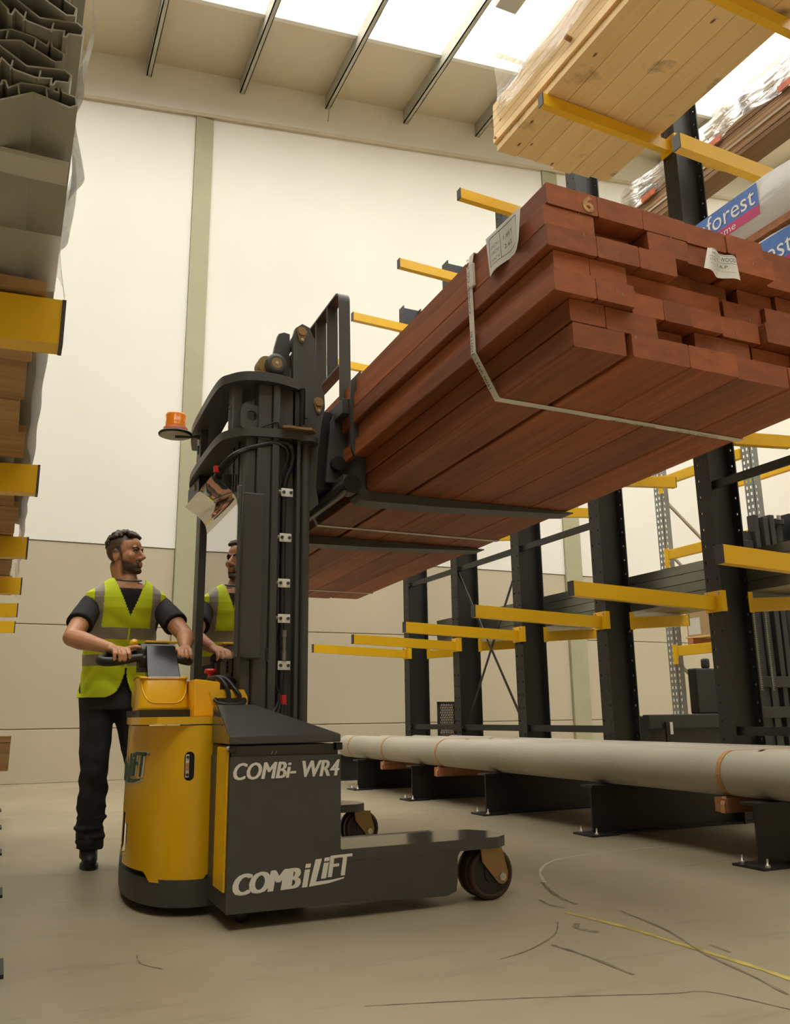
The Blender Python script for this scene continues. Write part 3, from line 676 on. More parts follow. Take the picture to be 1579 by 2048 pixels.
# --- near side box, leg and far leg
def side(y0,y1,ny,name):
    b=MB(); b.prism([(.80,.058),(1.24,.056),(1.70,.040),(1.745,.055),(1.752,.10),(1.755,.19),(1.775,.212),(1.80,.222),(1.80,.2475),(1.243,.2475),(1.243,.605),(.80,.607)],'y',y0,y1)
    return G(b,name,M['tgrey'],bevel=.008,seg=2)
side(YN,3.62,-1,'side_box'); side(4.86,5.14,1,'side_box')
def top_plate(y0,y1):
    b=MB(); pl=[(1.245,y0),(1.95,y0),(2.012,y0+.05),(2.012,y1-.10),(1.95,y1-.015),(1.80,y1),(1.245,y1)]
    b.prism(pl,'z',.206,.2495); return G(b,'leg_plate',M['tgloss'],bevel=.007,seg=2)
top_plate(YN-.001,3.56); top_plate(4.85,5.13)
def caster(y0,y1,xc,pink=False):
    zc=.1045; r=.104
    w=MB(); 
    for a,b in ((y0,y0+(y1-y0)*.44),(y0+(y1-y0)*.56,y1)):
        w.lathe([(.010,.080),(0,.084),(0,.095),(.008,r),(b-a-.008,r),(b-a,.095),(b-a,.084),(b-a-.010,.080)],(xc,a,zc),(0,1,0),32)
    wh=G(w,'wheel_tyre',M['tyre'])
    h=MB()
    for a in (y0+.009,y1-.009): h.cyl((xc,a-.004,zc),(xc,a+.004,zc),.0815,n=28)
    h.cyl((xc,y0,zc),(xc,y1,zc),.035,n=16)
    G(h,'wheel_hub',M['black'],wh)
    mt=M['zincy']
    for y in (y0-.012,y1+.004):
        q=MB(); q.prism([(xc-.055,.206),(xc+.045,.206),(xc+.06,.15),(xc+.072,zc+.002),(xc+.066,zc-.030),(xc+.045,zc-.043),(xc+.022,zc-.036),(xc-.05,.155)],'y',y,y+.008)
        br=G(q,'wheel_bracket',mt,bevel=.003,seg=1)
        k=MB(); ys=y-.010 if y<y0 else y+.008
        k.cyl((xc+.041,ys,zc-.012),(xc+.041,ys+.010,zc-.012),.017,n=6); G(k,'bolt',M['bolt'],br)
caster(3.29,3.41,1.925); caster(4.90,5.02,2.0)
MB().ball((.89,3.39,.032),.032,14).build('stabiliser_roller',M['black'],TR)
# --- box neck and sloping lid
b=MB().box(.806,1.236,3.285,3.60,.60,.645); G(b,'lid_neck',M['tgrey'])
b=MB(); zf=.682
top=[(.79,3.25,zf),(1.236,3.25,zf),(.945,3.50,.802),(.80,3.52,.802)]
vs=[V(*p) for p in top]+[V(.79,3.25,.652),V(1.236,3.25,.652),V(1.236,3.60,.652),V(.80,3.60,.652),V(1.236,3.60,.69),V(.945,3.60,.80),V(.80,3.60,.80)]
b.add(vs,[(0,1,2,3),(4,5,1,0),(5,6,8,1),(1,8,9,2),(2,9,10,3),(6,7,10,9,8),(7,4,0,3,10),(4,7,6,5)])
lid=G(b,'sloping_lid',M['tgloss'],bevel=.005,seg=2)
b=MB().cyl((.812,3.2495,.666),(.812,3.248,.666),.004,n=8); G(b,'rivet',M['cap'],lid)
b=MB().cyl((1.212,3.2495,.668),(1.212,3.248,.668),.004,n=8); G(b,'rivet',M['cap'],lid)
for x,s in ((.806,-1),(1.232,1)):
    b=MB().box(x-.012,x+.016,3.262,3.30,.622,.650); h=G(b,'lid_hinge',M['blackg'],lid,bevel=.003)
    b=MB().cyl((x+.02*s,3.28,.637),(x+.008*s,3.28,.637),.008,n=10); G(b,'bolt',M['bolt'],h)
# --- lettering
vs,fs=bold_text('COMBi- WR4',.425,.062,.035,shear=.22)
b=MB(); b.add([V(.812+p.x,YN-.0015-p.z,.522+p.y+p.x*.004) for p in vs],fs); G(b,'lettering',M['white'],label='white lettering COMBi- WR4')
def logo(w,h):
    o=[]
    vs,fs=bold_text('COMB',w*.56,h*.66,.05,shear=.18,spacing=.9); o.append((vs,fs))
    def I(x,top):
        s=.18; hh=h*.55; wd=w*.045
        v=[V(x,0,0),V(x+wd,0,0),V(x+wd+hh*s,hh,0),V(x+hh*s,hh,0)]; f=[(0,1,2,3)]
        z=hh+h*.05; v+=[V(x+z*s,z,0),V(x+wd+z*s,z,0),V(x+wd+(z+h*.13)*s,z+h*.13,0),V(x+(z+h*.13)*s,z+h*.13,0)]; f.append((4,5,6,7)); return v,f
    o.append(I(w*.57,0))
    # tall L with swoosh foot
    L=[V(w*.63,.0,0),V(w*.80,h*.03,0),V(w*.93,h*.12,0),V(w*.94,h*.17,0),V(w*.82,h*.13,0),V(w*.69,h*.13,0),V(w*.74,h*.84,0),V(w*.685,h*.84,0)]
    o.append((L,[(0,1,4,5),(1,2,3,4),(0,5,6,7)]))
    v,f=I(w*.725,0); o.append(([V(p.x+.03*h,p.y*.9+h*.2,0) for p in v],f))
    vs,fs=bold_text('FT',w*.22,h*.68,.04,shear=.18,spacing=.88); o.append(([V(w*.79+p.x,h*.22+p.y,p.z) for p in vs],fs))
    return o
b=MB()
for vs,fs in logo(.465,.112): b.add([V(.822+p.x,YN-.0015-p.z,.118+p.y+p.x*.03) for p in vs],fs)
G(b,'lettering',M['white'],label='white COMBiLiFT wordmark')
b=MB()
for x in (.962,.978): b.bar((x,YN+.013,.612),(x+.006,YN+.013,.624),.003,.001)
G(b,'paint_chip',M['white'])
# --- yellow rear body
OUT=[(.842,3.60),(.78,3.583),(.72,3.588),(.66,3.615),(.61,3.665),(.575,3.73),(.548,3.82),(.532,3.93),(.532,4.08),(.552,4.25),(.578,4.42),(.60,4.55)]
P=[(p.x,p.y) for p in spline([V(x,y,0) for x,y in OUT],5)]
def shell(P,zlo,zhi,taper=0.,inner=None):
    n=len(P); b=MB(); NZ=14; vs=[]
    for j in range(NZ+1):
        for i,(x,y) in enumerate(P):
            lo=zlo(i/(n-1)); hi=zhi(i/(n-1)); t=j/NZ; z=lo+(hi-lo)*t
            k=taper*t; cx,cy=.70,4.1
            vs.append(V(x+(cx-x)*k,y+(cy-y)*k,z))
    fs=[(j*n+i,j*n+i+1,(j+1)*n+i+1,(j+1)*n+i) for j in range(NZ) for i in range(n-1)]
    b.add(vs,fs,0,True); return b
def zlo(s): return .122 if .10<s<.40 else (.122+.03*min(1,(.10-s)/.03) if s<=.10 else .122+.035*min(1,(s-.40)/.05))
b=shell(P,zlo,lambda s:.722,.03)
# wheel-window notch low on the far flank: drop faces inside an ellipse
n=len(P); keep=[]
for f in b.f:
    c=sum((b.v[i] for i in f),V(0,0,0))/4
    keep.append(not(((c.y-4.13)/.20)**2+((c.z-.27)/.11)**2<1))
b.f=[f for f,k in zip(b.f,keep) if k]; b.m=[0]*len(b.f); b.s=[True]*len(b.f)
body=G(b,'body_panel',M['tyellow'],recalc=True)
sm=body.modifiers.new('solid','SOLIDIFY'); sm.thickness=.004; sm.offset=1
b=MB(); Pi=[((x-.70)*.90+.70,(y-4.1)*.94+4.1) for x,y in P]
b.prism(Pi+[(.83,4.53)],'z',.14,.715); G(b,'inner_body',M['black'])
Pc=[(.845,3.592),(.575,3.60),(.522,3.69),(.508,3.85),(.522,4.05),(.562,4.4),(.60,4.55),(.845,4.55)]
b=MB().prism(Pc,'z',.727,.757); G(b,'body_cap',M['tyellow'],bevel=.006)
b=MB().box(.85,.862,3.45,3.61,.13,.60); G(b,'chassis_post',M['black'])
b=MB().box(.846,.90,3.615,4.55,.07,.72); G(b,'rear_frame',M['black'])
b=MB().box(.790,.7995,3.285,3.45,.13,.64); G(b,'yellow_pillar',M['tyellow'],bevel=.003)
SK=[(.90,3.60),(.80,3.578),(.72,3.585),(.655,3.62),(.605,3.68),(.57,3.76),(.545,3.86),(.535,4.0),(.545,4.2),(.58,4.50)]
PS=[(p.x,p.y) for p in spline([V(x-.004,y-.006,0) for x,y in SK],4)]
b=MB().prism(PS+[(.90,4.5)],'z',.035,.135); G(b,'skirt',M['tgrey'],bevel=.006)
# inspection slot with level gauge
def onbody(x0,z,dx=0): return x0
b=MB(); sl=[]
for i in range(13): a=math.pi*i/12; sl.append((.7135+.019*math.cos(a),.60+.019*math.sin(a)))
for i in range(13): a=math.pi+math.pi*i/12; sl.append((.7135+.019*math.cos(a),.525+.019*math.sin(a)))
b.prism(sl,'y',3.50,3.618); cut=b.build('cut',M['black'],TR)
bo_=body.modifiers.new('slot','BOOLEAN'); bo_.operation='DIFFERENCE'; bo_.object=cut; bo_.solver='EXACT'
dg_=bpy.context.evaluated_depsgraph_get(); dg_.update(); nm_=bpy.data.meshes.new_from_object(body.evaluated_get(dg_))
bpy.data.objects.remove(cut); body.modifiers.clear(); body.data=nm_; nm_.set_sharp_from_angle(angle=R(35)); so=body
b=MB().box(.699,.713,3.600,3.606,.518,.608); gg=G(b,'level_gauge',M['white'],so,bevel=.001)
b=MB().box(.700,.712,3.598,3.5998,.545,.575); G(b,'gauge_window',M['strapo'],gg)
G(MB().box(.701,.711,3.606,3.64,.535,.59),'gauge_mount',M['black'],gg)
for z in (.529,.598):
    b=MB().cyl((.706,3.600,z),(.706,3.595,z),.006,n=6); G(b,'gauge_bolt',M['cap'],gg)
# green wordmark wrapped round the body
M['green']=mat('dark_green_print',(.012,.075,.045),.4,var=.05)
al=[0.]
for i in range(1,len(P)): al.append(al[-1]+math.hypot(P[i][0]-P[i-1][0],P[i][1]-P[i-1][1]))
def wrap(s,z,off):
    s=max(0,min(al[-1]-1e-4,s))
    i=max(j for j in range(len(al)) if al[j]<=s); t=(s-al[i])/(al[i+1]-al[i])
    x=P[i][0]+(P[i+1][0]-P[i][0])*t; y=P[i][1]+(P[i+1][1]-P[i][1])*t
    d=V(P[i+1][0]-P[i][0],P[i+1][1]-P[i][1],0).normalized(); nn=V(d.y,-d.x,0)
    if nn.dot(V(x-.70,y-4.1,0))<0: nn=-nn
    k=.03*(z-.14)/.58; x+=(.70-x)*k; y+=(4.1-y)*k
    return V(x,y,z)+nn*off
for mt,off,gr in ((M['white'],.0060,1.06),(M['green'],.0090,1.)):
    b=MB()
    for vs,fs in logo(.62,.145): b.add([wrap(.355+.62-(p.x-.31)*gr-.31,.485+(p.y-.07)*gr+.07,off+p.z*.5) for p in vs],fs)
    G(b,'lettering',mt,body,label='dark green wordmark on the yellow body' if off>.008 else 'white outline of the wordmark')
# --- tiller head
_G0=G
def _tl(p): return V(.63+.024+(p.x-.63)*1.038, 4.0+.152+(p.y-4.0)*1.038, .75+(p.z-.75)*1.038)
def G(b,name,mt,par=None,**k): return _G0(b.xf(_tl),name,mt,par,**k)
b=MB().box(.535,.765,3.80,4.22,.7575,.787); G(b,'tiller_base',M['black'])
b=MB(); sec=[]
def cowl(u,v):
    # u round the front, v up
    a=-math.pi*.5+ (u-.5)*math.pi*1.25
    hw=.116-.012*v; cx=.645; d=.16
    x=cx+hw*(abs(math.cos(a+math.pi*.5))**.0)*max(-1,min(1,(u-.5)*2.9)) if False else cx+hw*math.copysign(abs(math.sin((u-.5)*math.pi))**.45,(u-.5))
    y=3.99-d*abs(math.cos((u-.5)*math.pi))**.35*(1-.12*v**2)+.03*v
    return V(x,y,.787+.14*v)
b.grid(cowl,36,10)
b.grid(lambda u,v:V(.645+(u-.5)*.208,3.875+v*.24,.927+.012*math.sin(math.pi*v)),8,6)
cw=G(b,'tiller_cowl',M['tyellow'],weld=True); s_=cw.modifiers.new('s','SOLIDIFY'); s_.thickness=.006
b=MB().box(.55,.74,3.97,4.2,.80,.935); G(b,'cowl_back',M['tyellow'],cw,bevel=.01)
b=MB()
for i in range(0,25):
    pass
pts=[]
for i in range(25):
    u=.16+.68*i/24; vv=1-.80*math.sin(math.pi*i/24)**.8
    pts.append(cowl(u,vv)+V(0,-.0005,0))
b.tube(pts,.0035,6); G(b,'cowl_crease',M['tyellow'],cw)
b=MB(); b.add([V(.570,3.885,.93),V(.715,3.885,.93),V(.698,3.955,1.072),V(.568,3.955,1.072),V(.570,3.93,.925),V(.715,3.93,.925),V(.698,4.03,1.067),V(.568,4.03,1.067)],[(0,1,2,3),(7,6,5,4),(0,4,5,1),(1,5,6,2),(2,6,7,3),(3,7,4,0)])
G(b,'tiller_panel',M['blackg'],bevel=.004)
b=MB().box(.575,.71,3.87,3.93,.922,.932); G(b,'panel_gasket',M['white'])
b=MB(); b.prism([(3.98,1.0),(4.20,1.04),(4.235,1.085),(4.22,1.10),(4.03,1.085),(3.98,1.06)],'x',.555,.70); th=G(b,'control_head',M['tgrey'],bevel=.008)
b=MB().box(.585,.735,4.09,4.20,1.095,1.106); G(b,'control_pad',M['tyellow'],th,bevel=.003)
def hnd(s):
    c=.628
    pts=[(c+s*.055,3.99,1.035),(c+s*.10,3.985,1.032),(c+s*.155,3.99,1.028),(c+s*.185,4.02,1.025),(c+s*.195,4.07,1.03),(c+s*.18,4.13,1.045),(c+s*.13,4.17,1.06),(c+s*.06,4.18,1.07)]
    return spline([V(*p) for p in pts],5)
for s in (-1,1):
    if s<0:
        pts=spline([V(*p) for p in [(.56,3.985,1.020),(.50,3.985,1.012),(.43,3.99,1.000),(.392,4.015,1.002),(.388,4.06,1.012),(.42,4.12,1.03),(.48,4.16,1.05),(.56,4.17,1.06)]],5)
    else:
        pts=spline([V(*p) for p in [(.70,3.985,1.015),(.735,3.985,1.012),(.765,4.0,1.008),(.778,4.05,1.012),(.765,4.11,1.03),(.73,4.15,1.05),(.68,4.17,1.06)]],5)
    b=MB().tube(pts,[.021 if 4<i<len(pts)-6 else .018 for i in range(len(pts))],12); G(b,'handle',M['black'])
b=MB().cyl((.548,4.0,1.005),(.572,4.0,1.005),.032,n=18); G(b,'handle_boss',M['black'])
b=MB().ball((.535,4.10,1.09),(.022,.03,.022),14); G(b,'thumb_wheel',M['yellow'])
b=MB().box(.505,.53,4.085,4.11,1.055,1.066); G(b,'rocker_switch',M['yellow'])
b=MB().box(.54,.58,3.985,4.02,.955,1.0); G(b,'handle_bracket',M['tgrey'])

G=_G0
# --- yellow cover beside the mast, stop button, steering loop hoses
b=MB(); b.prism([(.79,.76),(.90,.76),(.905,.925),(.80,.925)],'y',4.05,4.30); G(b,'mast_cover',M['tyellow'],bevel=.006)
b=MB(); b.add([V(.765,3.80,.757),V(.842,3.66,.757),V(.842,3.66,.90),V(.765,3.82,.92),V(.79,4.2,.757),V(.88,4.2,.757),V(.88,4.2,.90),V(.79,4.2,.92)],[(0,1,2,3),(4,7,6,5),(0,3,7,4),(1,5,6,2),(3,2,6,7),(0,4,5,1)])
G(b,'mast_cover',M['tyellow'],bevel=.006)
b=MB(); b.prism([(.797,.862),(.815,.868),(.945,.868),(.962,.835),(.962,.80),(.842,.80),(.850,.742),(.834,.742)],'y',3.66,3.69); G(b,'hose_shroud',M['tyellow'],bevel=.004)
b=MB().box(.815,.95,3.69,4.0,.80,.866); sh=G(b,'shroud_box',M['tyellow'],bevel=.01)
b=MB(); b.add([V(.835,3.73,.8672),V(.935,3.73,.8672),V(.935,3.82,.8672),V(.835,3.82,.8672)],[(0,1,2,3)]); G(b,'instruction_label',M['paper'],sh)
b=MB(); loop=[V(.83+.075*(1-math.cos(a))-.0,3.652+.0*a,.822+.022*math.sin(a)) for a in [2*math.pi*i/24 for i in range(25)]]
b.tube([V(.885+.066*math.cos(2*math.pi*i/28),3.652+.03*math.sin(2*math.pi*i/28),.823+.018*math.sin(2*math.pi*i/28)) for i in range(29)],.007,8); G(b,'grommet',M['black'])
b=MB().box(.828,.945,3.63,3.66,.80,.832); G(b,'hose_port',M['black'])
for pts in ([(.877,3.645,.825),(.876,3.645,.85),(.862,3.66,.89),(.843,3.70,.918),(.82,3.80,.92)],[(.923,3.645,.825),(.922,3.645,.845),(.902,3.66,.873),(.877,3.70,.912),(.855,3.8,.925)]):
    b=MB().tube(spline([V(*p) for p in pts],6),.0095,10); G(b,'hose',M['black'])
b=MB(); b.tube([V(.89+.052*math.cos(2*math.pi*i/28),3.82+.08*math.sin(2*math.pi*i/28),.905+.018*math.cos(2*math.pi*i/28+2.2)) for i in range(29)],.010,8); G(b,'hose',M['black'])
b=MB().box(.825,.91,3.86,3.96,.866,.915); G(b,'switch_block',M['black'],bevel=.005)
b=MB().cyl((.858,3.93,.915),(.858,3.93,.955),.013,n=14); st=G(b,'stop_button',M['red']); b=MB().lathe([(0,.013),(.002,.028),(.012,.030),(.02,.024),(.022,0.)],(.858,3.93,.948),(0,0,1),22); G(b,'button_head',M['red'],st)
b=MB().box(.835,.85,3.70,3.715,.905,.925); G(b,'hose_tag',M['red'])
b=MB().box(.848,.92,3.63,3.70,.60,.74); G(b,'hose_well',M['black'])
# --- mast rails
def rail(y0,sgn,tag_):
    # y0 outer face, sgn +1 = mast inside lies towards +Y
    def bx(x0,x1,a,c,z0,z1,nm,mt='tgrey',**k):
        ya,yb=sorted((y0+sgn*a,y0+sgn*c)); return G(MB().box(x0,x1,ya,yb,z0,z1),nm,M[mt],**k)
    bx(.935,.985,.03,.14,.05,2.03,'mast_channel',bevel=.006)
    bx(.985,1.055,.012,.10,.05,2.30,'mast_channel',bevel=.008)
    bx(1.055,1.09,.0,.12,.05,2.30,'mast_channel',bevel=.006)
    bx(1.09,1.175,.045,.12,.05,2.30,'mast_channel')
    bx(1.175,1.192,.0,.12,.05,2.03,'mast_channel',bevel=.004)
    bx(1.192,1.215,.03,.12,.05,2.03,'mast_channel')
    G(MB().cyl((1.226,y0+sgn*.03,.05),(1.226,y0+sgn*.03,2.03),.022,n=18),'lift_cylinder',M['tgrey'])
    G(MB().box(1.20,1.25,*sorted((y0+sgn*.05,y0+sgn*.14)),.05,2.30),'mast_channel',M['tgrey'])
rail(3.68,1,'n'); rail(4.84,-1,'f')
for z in (.30,1.02,1.62): G(MB().box(1.10,1.16,3.80,4.72,z,z+.10),'mast_crossbar',M['tgrey'],bevel=.005)
for y in (3.83,3.93): G(MB().cyl((.96,y,.2),(.96,y,1.9),.022,n=14),'lift_ram',M['black'])
G(MB().cyl((1.0,4.25,.2),(1.0,4.25,1.98),.05,n=20),'lift_ram',M['black'])
G(MB().box(.93,1.02,3.84,4.06,.15,1.80),'ram_guard',M['black'])
# cover plate with screws
cv=G(MB().box(.918,1.012,3.655,3.672,1.0,1.745),'cover_plate',M['tgrey'],bevel=.004)
for z in (1.635,1.329,1.017): G(MB().cyl((.928,3.655,z),(.928,3.649,z),.006,n=8),'screw',M['cap'],cv)
# chains
for x,y in ((.925,3.80),(.925,3.90)):
    b=MB()
    for i in range(70):
        z=.95+i*.019
        b.box(x-.004,x+.004,y-.006,y+.006,z,z+.015)
    o=G(b,'lift_chain',M['black']); o['kind']='stuff'
b=MB()
for i in range(9):
    z=2.07+i*.016; b.cyl((.878,3.80,z),(.878,3.812,z),.008,n=8)
o=G(b,'lift_chain',M['steel']); o['kind']='stuff'
# --- curved head plates
def head(z0,t,pts,inner):
    o=[(p.x,p.y) for p in spline([V(x,y,0) for x,y in pts],6)]
    return G(MB().prism(o+inner,'z',z0,z0+t),'head_plate',M['tgrey'],bevel=.006)
inn=[(1.20,4.86),(1.20,4.74),(1.0,4.70),(.975,4.3),(.985,3.98),(1.03,3.86),(1.24,3.84)]
head(2.295,.045,[(1.262,3.80),(1.23,3.73),(1.15,3.68),(1.03,3.652),(.92,3.676),(.855,3.745),(.822,3.84),(.823,4.17),(.842,4.58),(.90,4.86)],inn)
head(2.028,.042,[(1.225,3.655),(1.15,3.66),(1.06,3.668),(.93,3.70),(.865,3.77),(.836,3.87),(.832,4.16),(.848,4.60),(.90,4.83)],inn)
G(MB().cyl((1.225,3.70,2.022),(1.225,3.70,2.048),.058,n=24),'pivot_disc',M['tgrey'])
b=MB(); b.prism([(1.09,3.64),(1.12,3.625),(1.16,3.632),(1.23,3.625),(1.265,3.66),(1.25,3.70),(1.14,3.70),(1.09,3.68)],'z',2.070,2.082); pk_=G(b,'pivot_keeper',M['zincy'],bevel=.002)
for x in (1.115,1.195): G(MB().cyl((x,3.655,2.082),(x,3.655,2.098),.011,n=10),'bolt',M['cap'],pk_)
G(MB().cyl((1.195,3.675,2.09),(1.195,3.675,2.29),.014,n=12),'pivot_pin',M['blackg'])
G(MB().box(1.205,1.222,3.66,3.675,2.14,2.285),'pivot_stop',M['tgrey'],bevel=.003)
# lifting eye on lower plate
b=MB(); ey=[(.905,2.07),(1.02,2.07),(1.02,2.185),(.95,2.187)]+[(.945+.042*math.cos(R(a)),2.145+.042*math.sin(R(a))) for a in range(100,181,16)]
HX,HZ,NE=.958,2.132,40
def ray_out(a):
    d=V(math.cos(a),math.sin(a),0); best=None
    for i in range(len(ey)):
        p=V(*ey[i],0)-V(HX,HZ,0); q=V(*ey[(i+1)%len(ey)],0)-V(HX,HZ,0); e_=q-p; den=d.x*e_.y-d.y*e_.x
        if abs(den)<1e-9: continue
        t=(p.x*e_.y-p.y*e_.x)/den; u=(p.x*d.y-p.y*d.x)/den
        if t>0 and -1e-6<=u<=1+1e-6: best=t if best is None else max(best,t)
    return (HX+d.x*best,HZ+d.y*best)
oe=[ray_out(2*math.pi*i/NE+.01) for i in range(NE)]; ie=[(HX+.027*math.cos(2*math.pi*i/NE+.01),HZ+.025*math.sin(2*math.pi*i/NE+.01)) for i in range(NE)]
vs=[V(x,y,z) for y in (3.705,3.72) for L_ in (oe,ie) for x,z in L_]
for i in range(NE):
    j=(i+1)%NE
    b.add([vs[i],vs[j],vs[NE+j],vs[NE+i]],[(0,1,2,3)]); b.add([vs[2*NE+i],vs[3*NE+i],vs[3*NE+j],vs[2*NE+j]],[(0,1,2,3)])
    b.add([vs[i],vs[2*NE+i],vs[2*NE+j],vs[j]],[(0,1,2,3)]); b.add([vs[NE+i],vs[NE+j],vs[3*NE+j],vs[3*NE+i]],[(0,1,2,3)])
le=G(b,'lifting_eye',M['tgrey'],weld=True)
for x,y in ((.90,3.80),(1.06,3.78),(.89,4.5),(1.09,4.6)): G(MB().box(x-.02,x+.02,y-.05,y+.05,2.07,2.295),'head_spacer',M['tgrey'])
G(MB().cyl((1.043,3.72,2.07),(1.043,3.72,2.295),.016,n=14),'head_spacer',M['tgrey'])
# cable loop on head
G(MB().tube(spline([V(1.0,3.69,2.075),V(1.04,3.68,2.095),V(1.075,3.672,2.105),V(1.085,3.672,2.072)],5),.004,6),'cable',M['black'])
# --- tilt carriage side plates with pins
def platey(pts,y0,y1,nm='carriage_plate',**k): return G(MB().prism(pts,'y',y0,y1),nm,M['tgrey'],bevel=.004,**k)
PA=[(1.16,2.582),(1.172,2.63),(1.206,2.658),(1.245,2.644),(1.272,2.581),(1.281,2.475),(1.301,2.372),(1.325,2.297),(1.328,2.231),(1.31,2.138),(1.296,2.008),(1.285,1.82),(1.30,1.74),(1.255,1.70),(1.17,1.80)]
for y in (3.725,4.66):
    pa=platey(PA,y,y+.03)
    if y<4:
        for (x,z),d in (((1.203,2.613),0),((1.293,2.254),0)):
            b=MB(); dr=[(x+.026*math.cos(R(a)),z+.026*math.sin(R(a))) for a in range(-20,201,20)]+[(x-.010,z-.052),(x,z-.06),(x+.010,z-.052)]
            b.prism(dr,'y',y-.006,y); kp=G(b,'pin_keeper',M['zincy'],pa,bevel=.001,seg=1)
            G(MB().cyl((x,y-.014,z),(x,y-.006,z),.021,n=22),'pin_head',M['zincy'],pa)
            G(MB().cyl((x,y-.014,z-.044),(x,y-.006,z-.044),.008,n=6),'bolt',M['bolt'],pa)
G(MB().cyl((1.203,3.755,2.613),(1.203,4.66,2.613),.02,n=16),'tilt_pin',M['tgrey'])
G(MB().cyl((1.215,3.76,2.60),(1.215,3.84,2.60),.04,n=20),'link_boss',M['tgrey'])
PB=[(1.06,2.40),(1.075,2.46),(1.092,2.557),(1.107,2.619),(1.135,2.632),(1.165,2.627),(1.165,2.345),(1.10,2.345)]
for y in (3.80,4.6): platey(PB,y,y+.03,'roller_plate')
ro=G(MB().lathe([(0,.036),(.002,.046),(.006,.051),(.04,.051),(.046,.046)],(1.086,3.745,2.437),(0,1,0),26),'mast_roller',M['tgrey'])
G(MB().cyl((1.086,3.744,2.437),(1.086,3.75,2.437),.027,n=22),'roller_cap',M['zincy'],ro); G(MB().cyl((1.086,3.742,2.437),(1.086,3.745,2.437),.009,n=14),'roller_nipple',M['bolt'],ro)
G(MB().cyl((1.05,3.80,2.445),(1.05,3.87,2.445),.045,n=20),'chain_sheave',M['zincy'])
G(MB().box(.985,1.035,3.76,3.80,2.34,2.39),'chain_anchor',M['zincy']); G(MB().prism([(.955,2.34),(.985,2.34),(.985,2.385)],'y',3.78,3.80),'chain_anchor',M['steel'])
# --- carriage, forks, load guard (side-tilted with the load)
def Tb(b): return b.xf(tilt)
CG=[]
for y in (3.66,4.60):
    b=MB(); h=.05
    b.prism([(1.448,2.36),(1.448,1.795),(1.456,1.772),(1.475,1.752),(1.50,1.744),(1.9,1.750),(2.60,1.776),(2.69,1.784),(2.69,1.791),(1.51,1.793),(1.497,1.80),(1.494,1.815),(1.494,2.36)],'y',y-.055,y+.055)
    fk=G(Tb(b),'fork',M['blackg'] if False else M['tgrey'],bevel=.004)
b=MB().box(1.385,1.445,3.62,4.72,1.80,1.87); G(Tb(b),'carriage_bar',M['tgrey'],bevel=.004)
b=MB().box(1.385,1.445,3.62,4.72,2.18,2.26); G(Tb(b),'carriage_bar',M['tgrey'],bevel=.004)
b=MB().cyl((1.40,3.60,1.815),(1.40,4.8,1.815),.028,n=14); G(Tb(b),'shift_rod',M['tgrey'])
b=MB().cyl((1.385,3.60,1.775),(1.385,4.8,1.775),.010,n=10); G(Tb(b),'shift_rod',M['steel'])
b=MB().cyl((1.42,3.585,1.815),(1.42,3.66,1.815),.045,n=20); G(Tb(b),'rod_end',M['black'])
b=MB().box(1.30,1.385,3.78,4.60,1.84,2.24); G(Tb(b),'carriage_frame',M['black'])
b=MB(); b.prism([(1.365,2.17),(1.405,2.25),(1.448,2.26),(1.448,1.92),(1.43,1.86),(1.34,1.86)],'y',3.735,3.76); G(Tb(b),'carriage_cheek',M['tgrey'],bevel=.004)
b=MB().cyl((1.395,3.70,1.95),(1.395,3.98,1.95),.036,n=18); ra=G(Tb(b),'side_shift_ram',M['black'])
b=MB().cyl((1.395,3.75,1.95),(1.395,3.82,1.95),.0372,n=18,caps=False); G(Tb(b),'ram_label',M['paper'],ra)
# fork shank cheek with bolts
b=MB(); b.prism([(1.415,2.34),(1.432,2.36),(1.470,2.405),(1.470,1.985),(1.46,1.955),(1.43,1.955),(1.415,2.0)],'y',3.584,3.602); ck=G(Tb(b),'fork_cheek',M['tgrey'],bevel=.003)
for z in (2.17,2.02):
    b=MB().lathe([(0,.016),(.006,.016),(.012,.010),(.014,.0)],(1.445,3.584,z),(0,-1,0),14); G(Tb(b),'bolt',M['cap'],ck)
# load backrest: bent strap frame with upright straps
def strapx(pts,nm): 
    b=MB().ribbon([V(0,y,z)+V(1.448,0,0) for y,z in pts],.060,(1,0,0),.010); return G(Tb(b),nm,M['tgrey'])
fr_=[(3.74,2.15),(3.74,2.86)]+[(3.80-.06*math.cos(R(a)),2.86+.06*math.sin(R(a))) for a in range(15,91,15)]+[(4.60,2.92)]+[(4.60+.06*math.sin(R(a)),2.86+.06*math.cos(R(a))) for a in range(15,91,15)]+[(4.66,2.15)]
strapx(fr_,'backrest_frame')
strapx([(3.75,2.50),(4.65,2.50)],'backrest_rail')
for y in (3.92,4.10,4.28,4.46): strapx([(y,2.50),(y,2.915)],'backrest_bar')
# --- hoses on the mast
for z,x in ((1.772,1.132),(1.556,1.128),(1.344,1.125),(1.183,1.128),(.974,1.132)):
    cl=G(MB().box(x-.029,x+.029,3.690,3.696,z-.020,z+.020),'hose_clamp',M['white'],bevel=.004)
    for dx in (-.017,.018): G(MB().cyl((x+dx,3.690,z),(x+dx,3.684,z),.0075,n=10),'bolt',M['cap'],cl)
    if z>1: 
        G(MB().cyl((x-.042,3.692,z),(x-.030,3.692,z),.010,n=10),'p_clip',M['steel'],cl)
mh=spline([V(1.125,3.708,.80),V(1.122,3.708,1.1),V(1.122,3.708,1.5),V(1.122,3.706,1.79),V(1.15,3.70,1.902),V(1.156,3.69,1.964),V(1.131,3.69,2.008),V(1.075,3.69,2.011),V(.99,3.70,1.985),V(.93,3.72,1.965),V(.875,3.74,1.93),V(.835,3.80,1.88),V(.835,3.9,1.85)],6)
G(MB().tube(mh,.0125,10),'hose',M['black'])
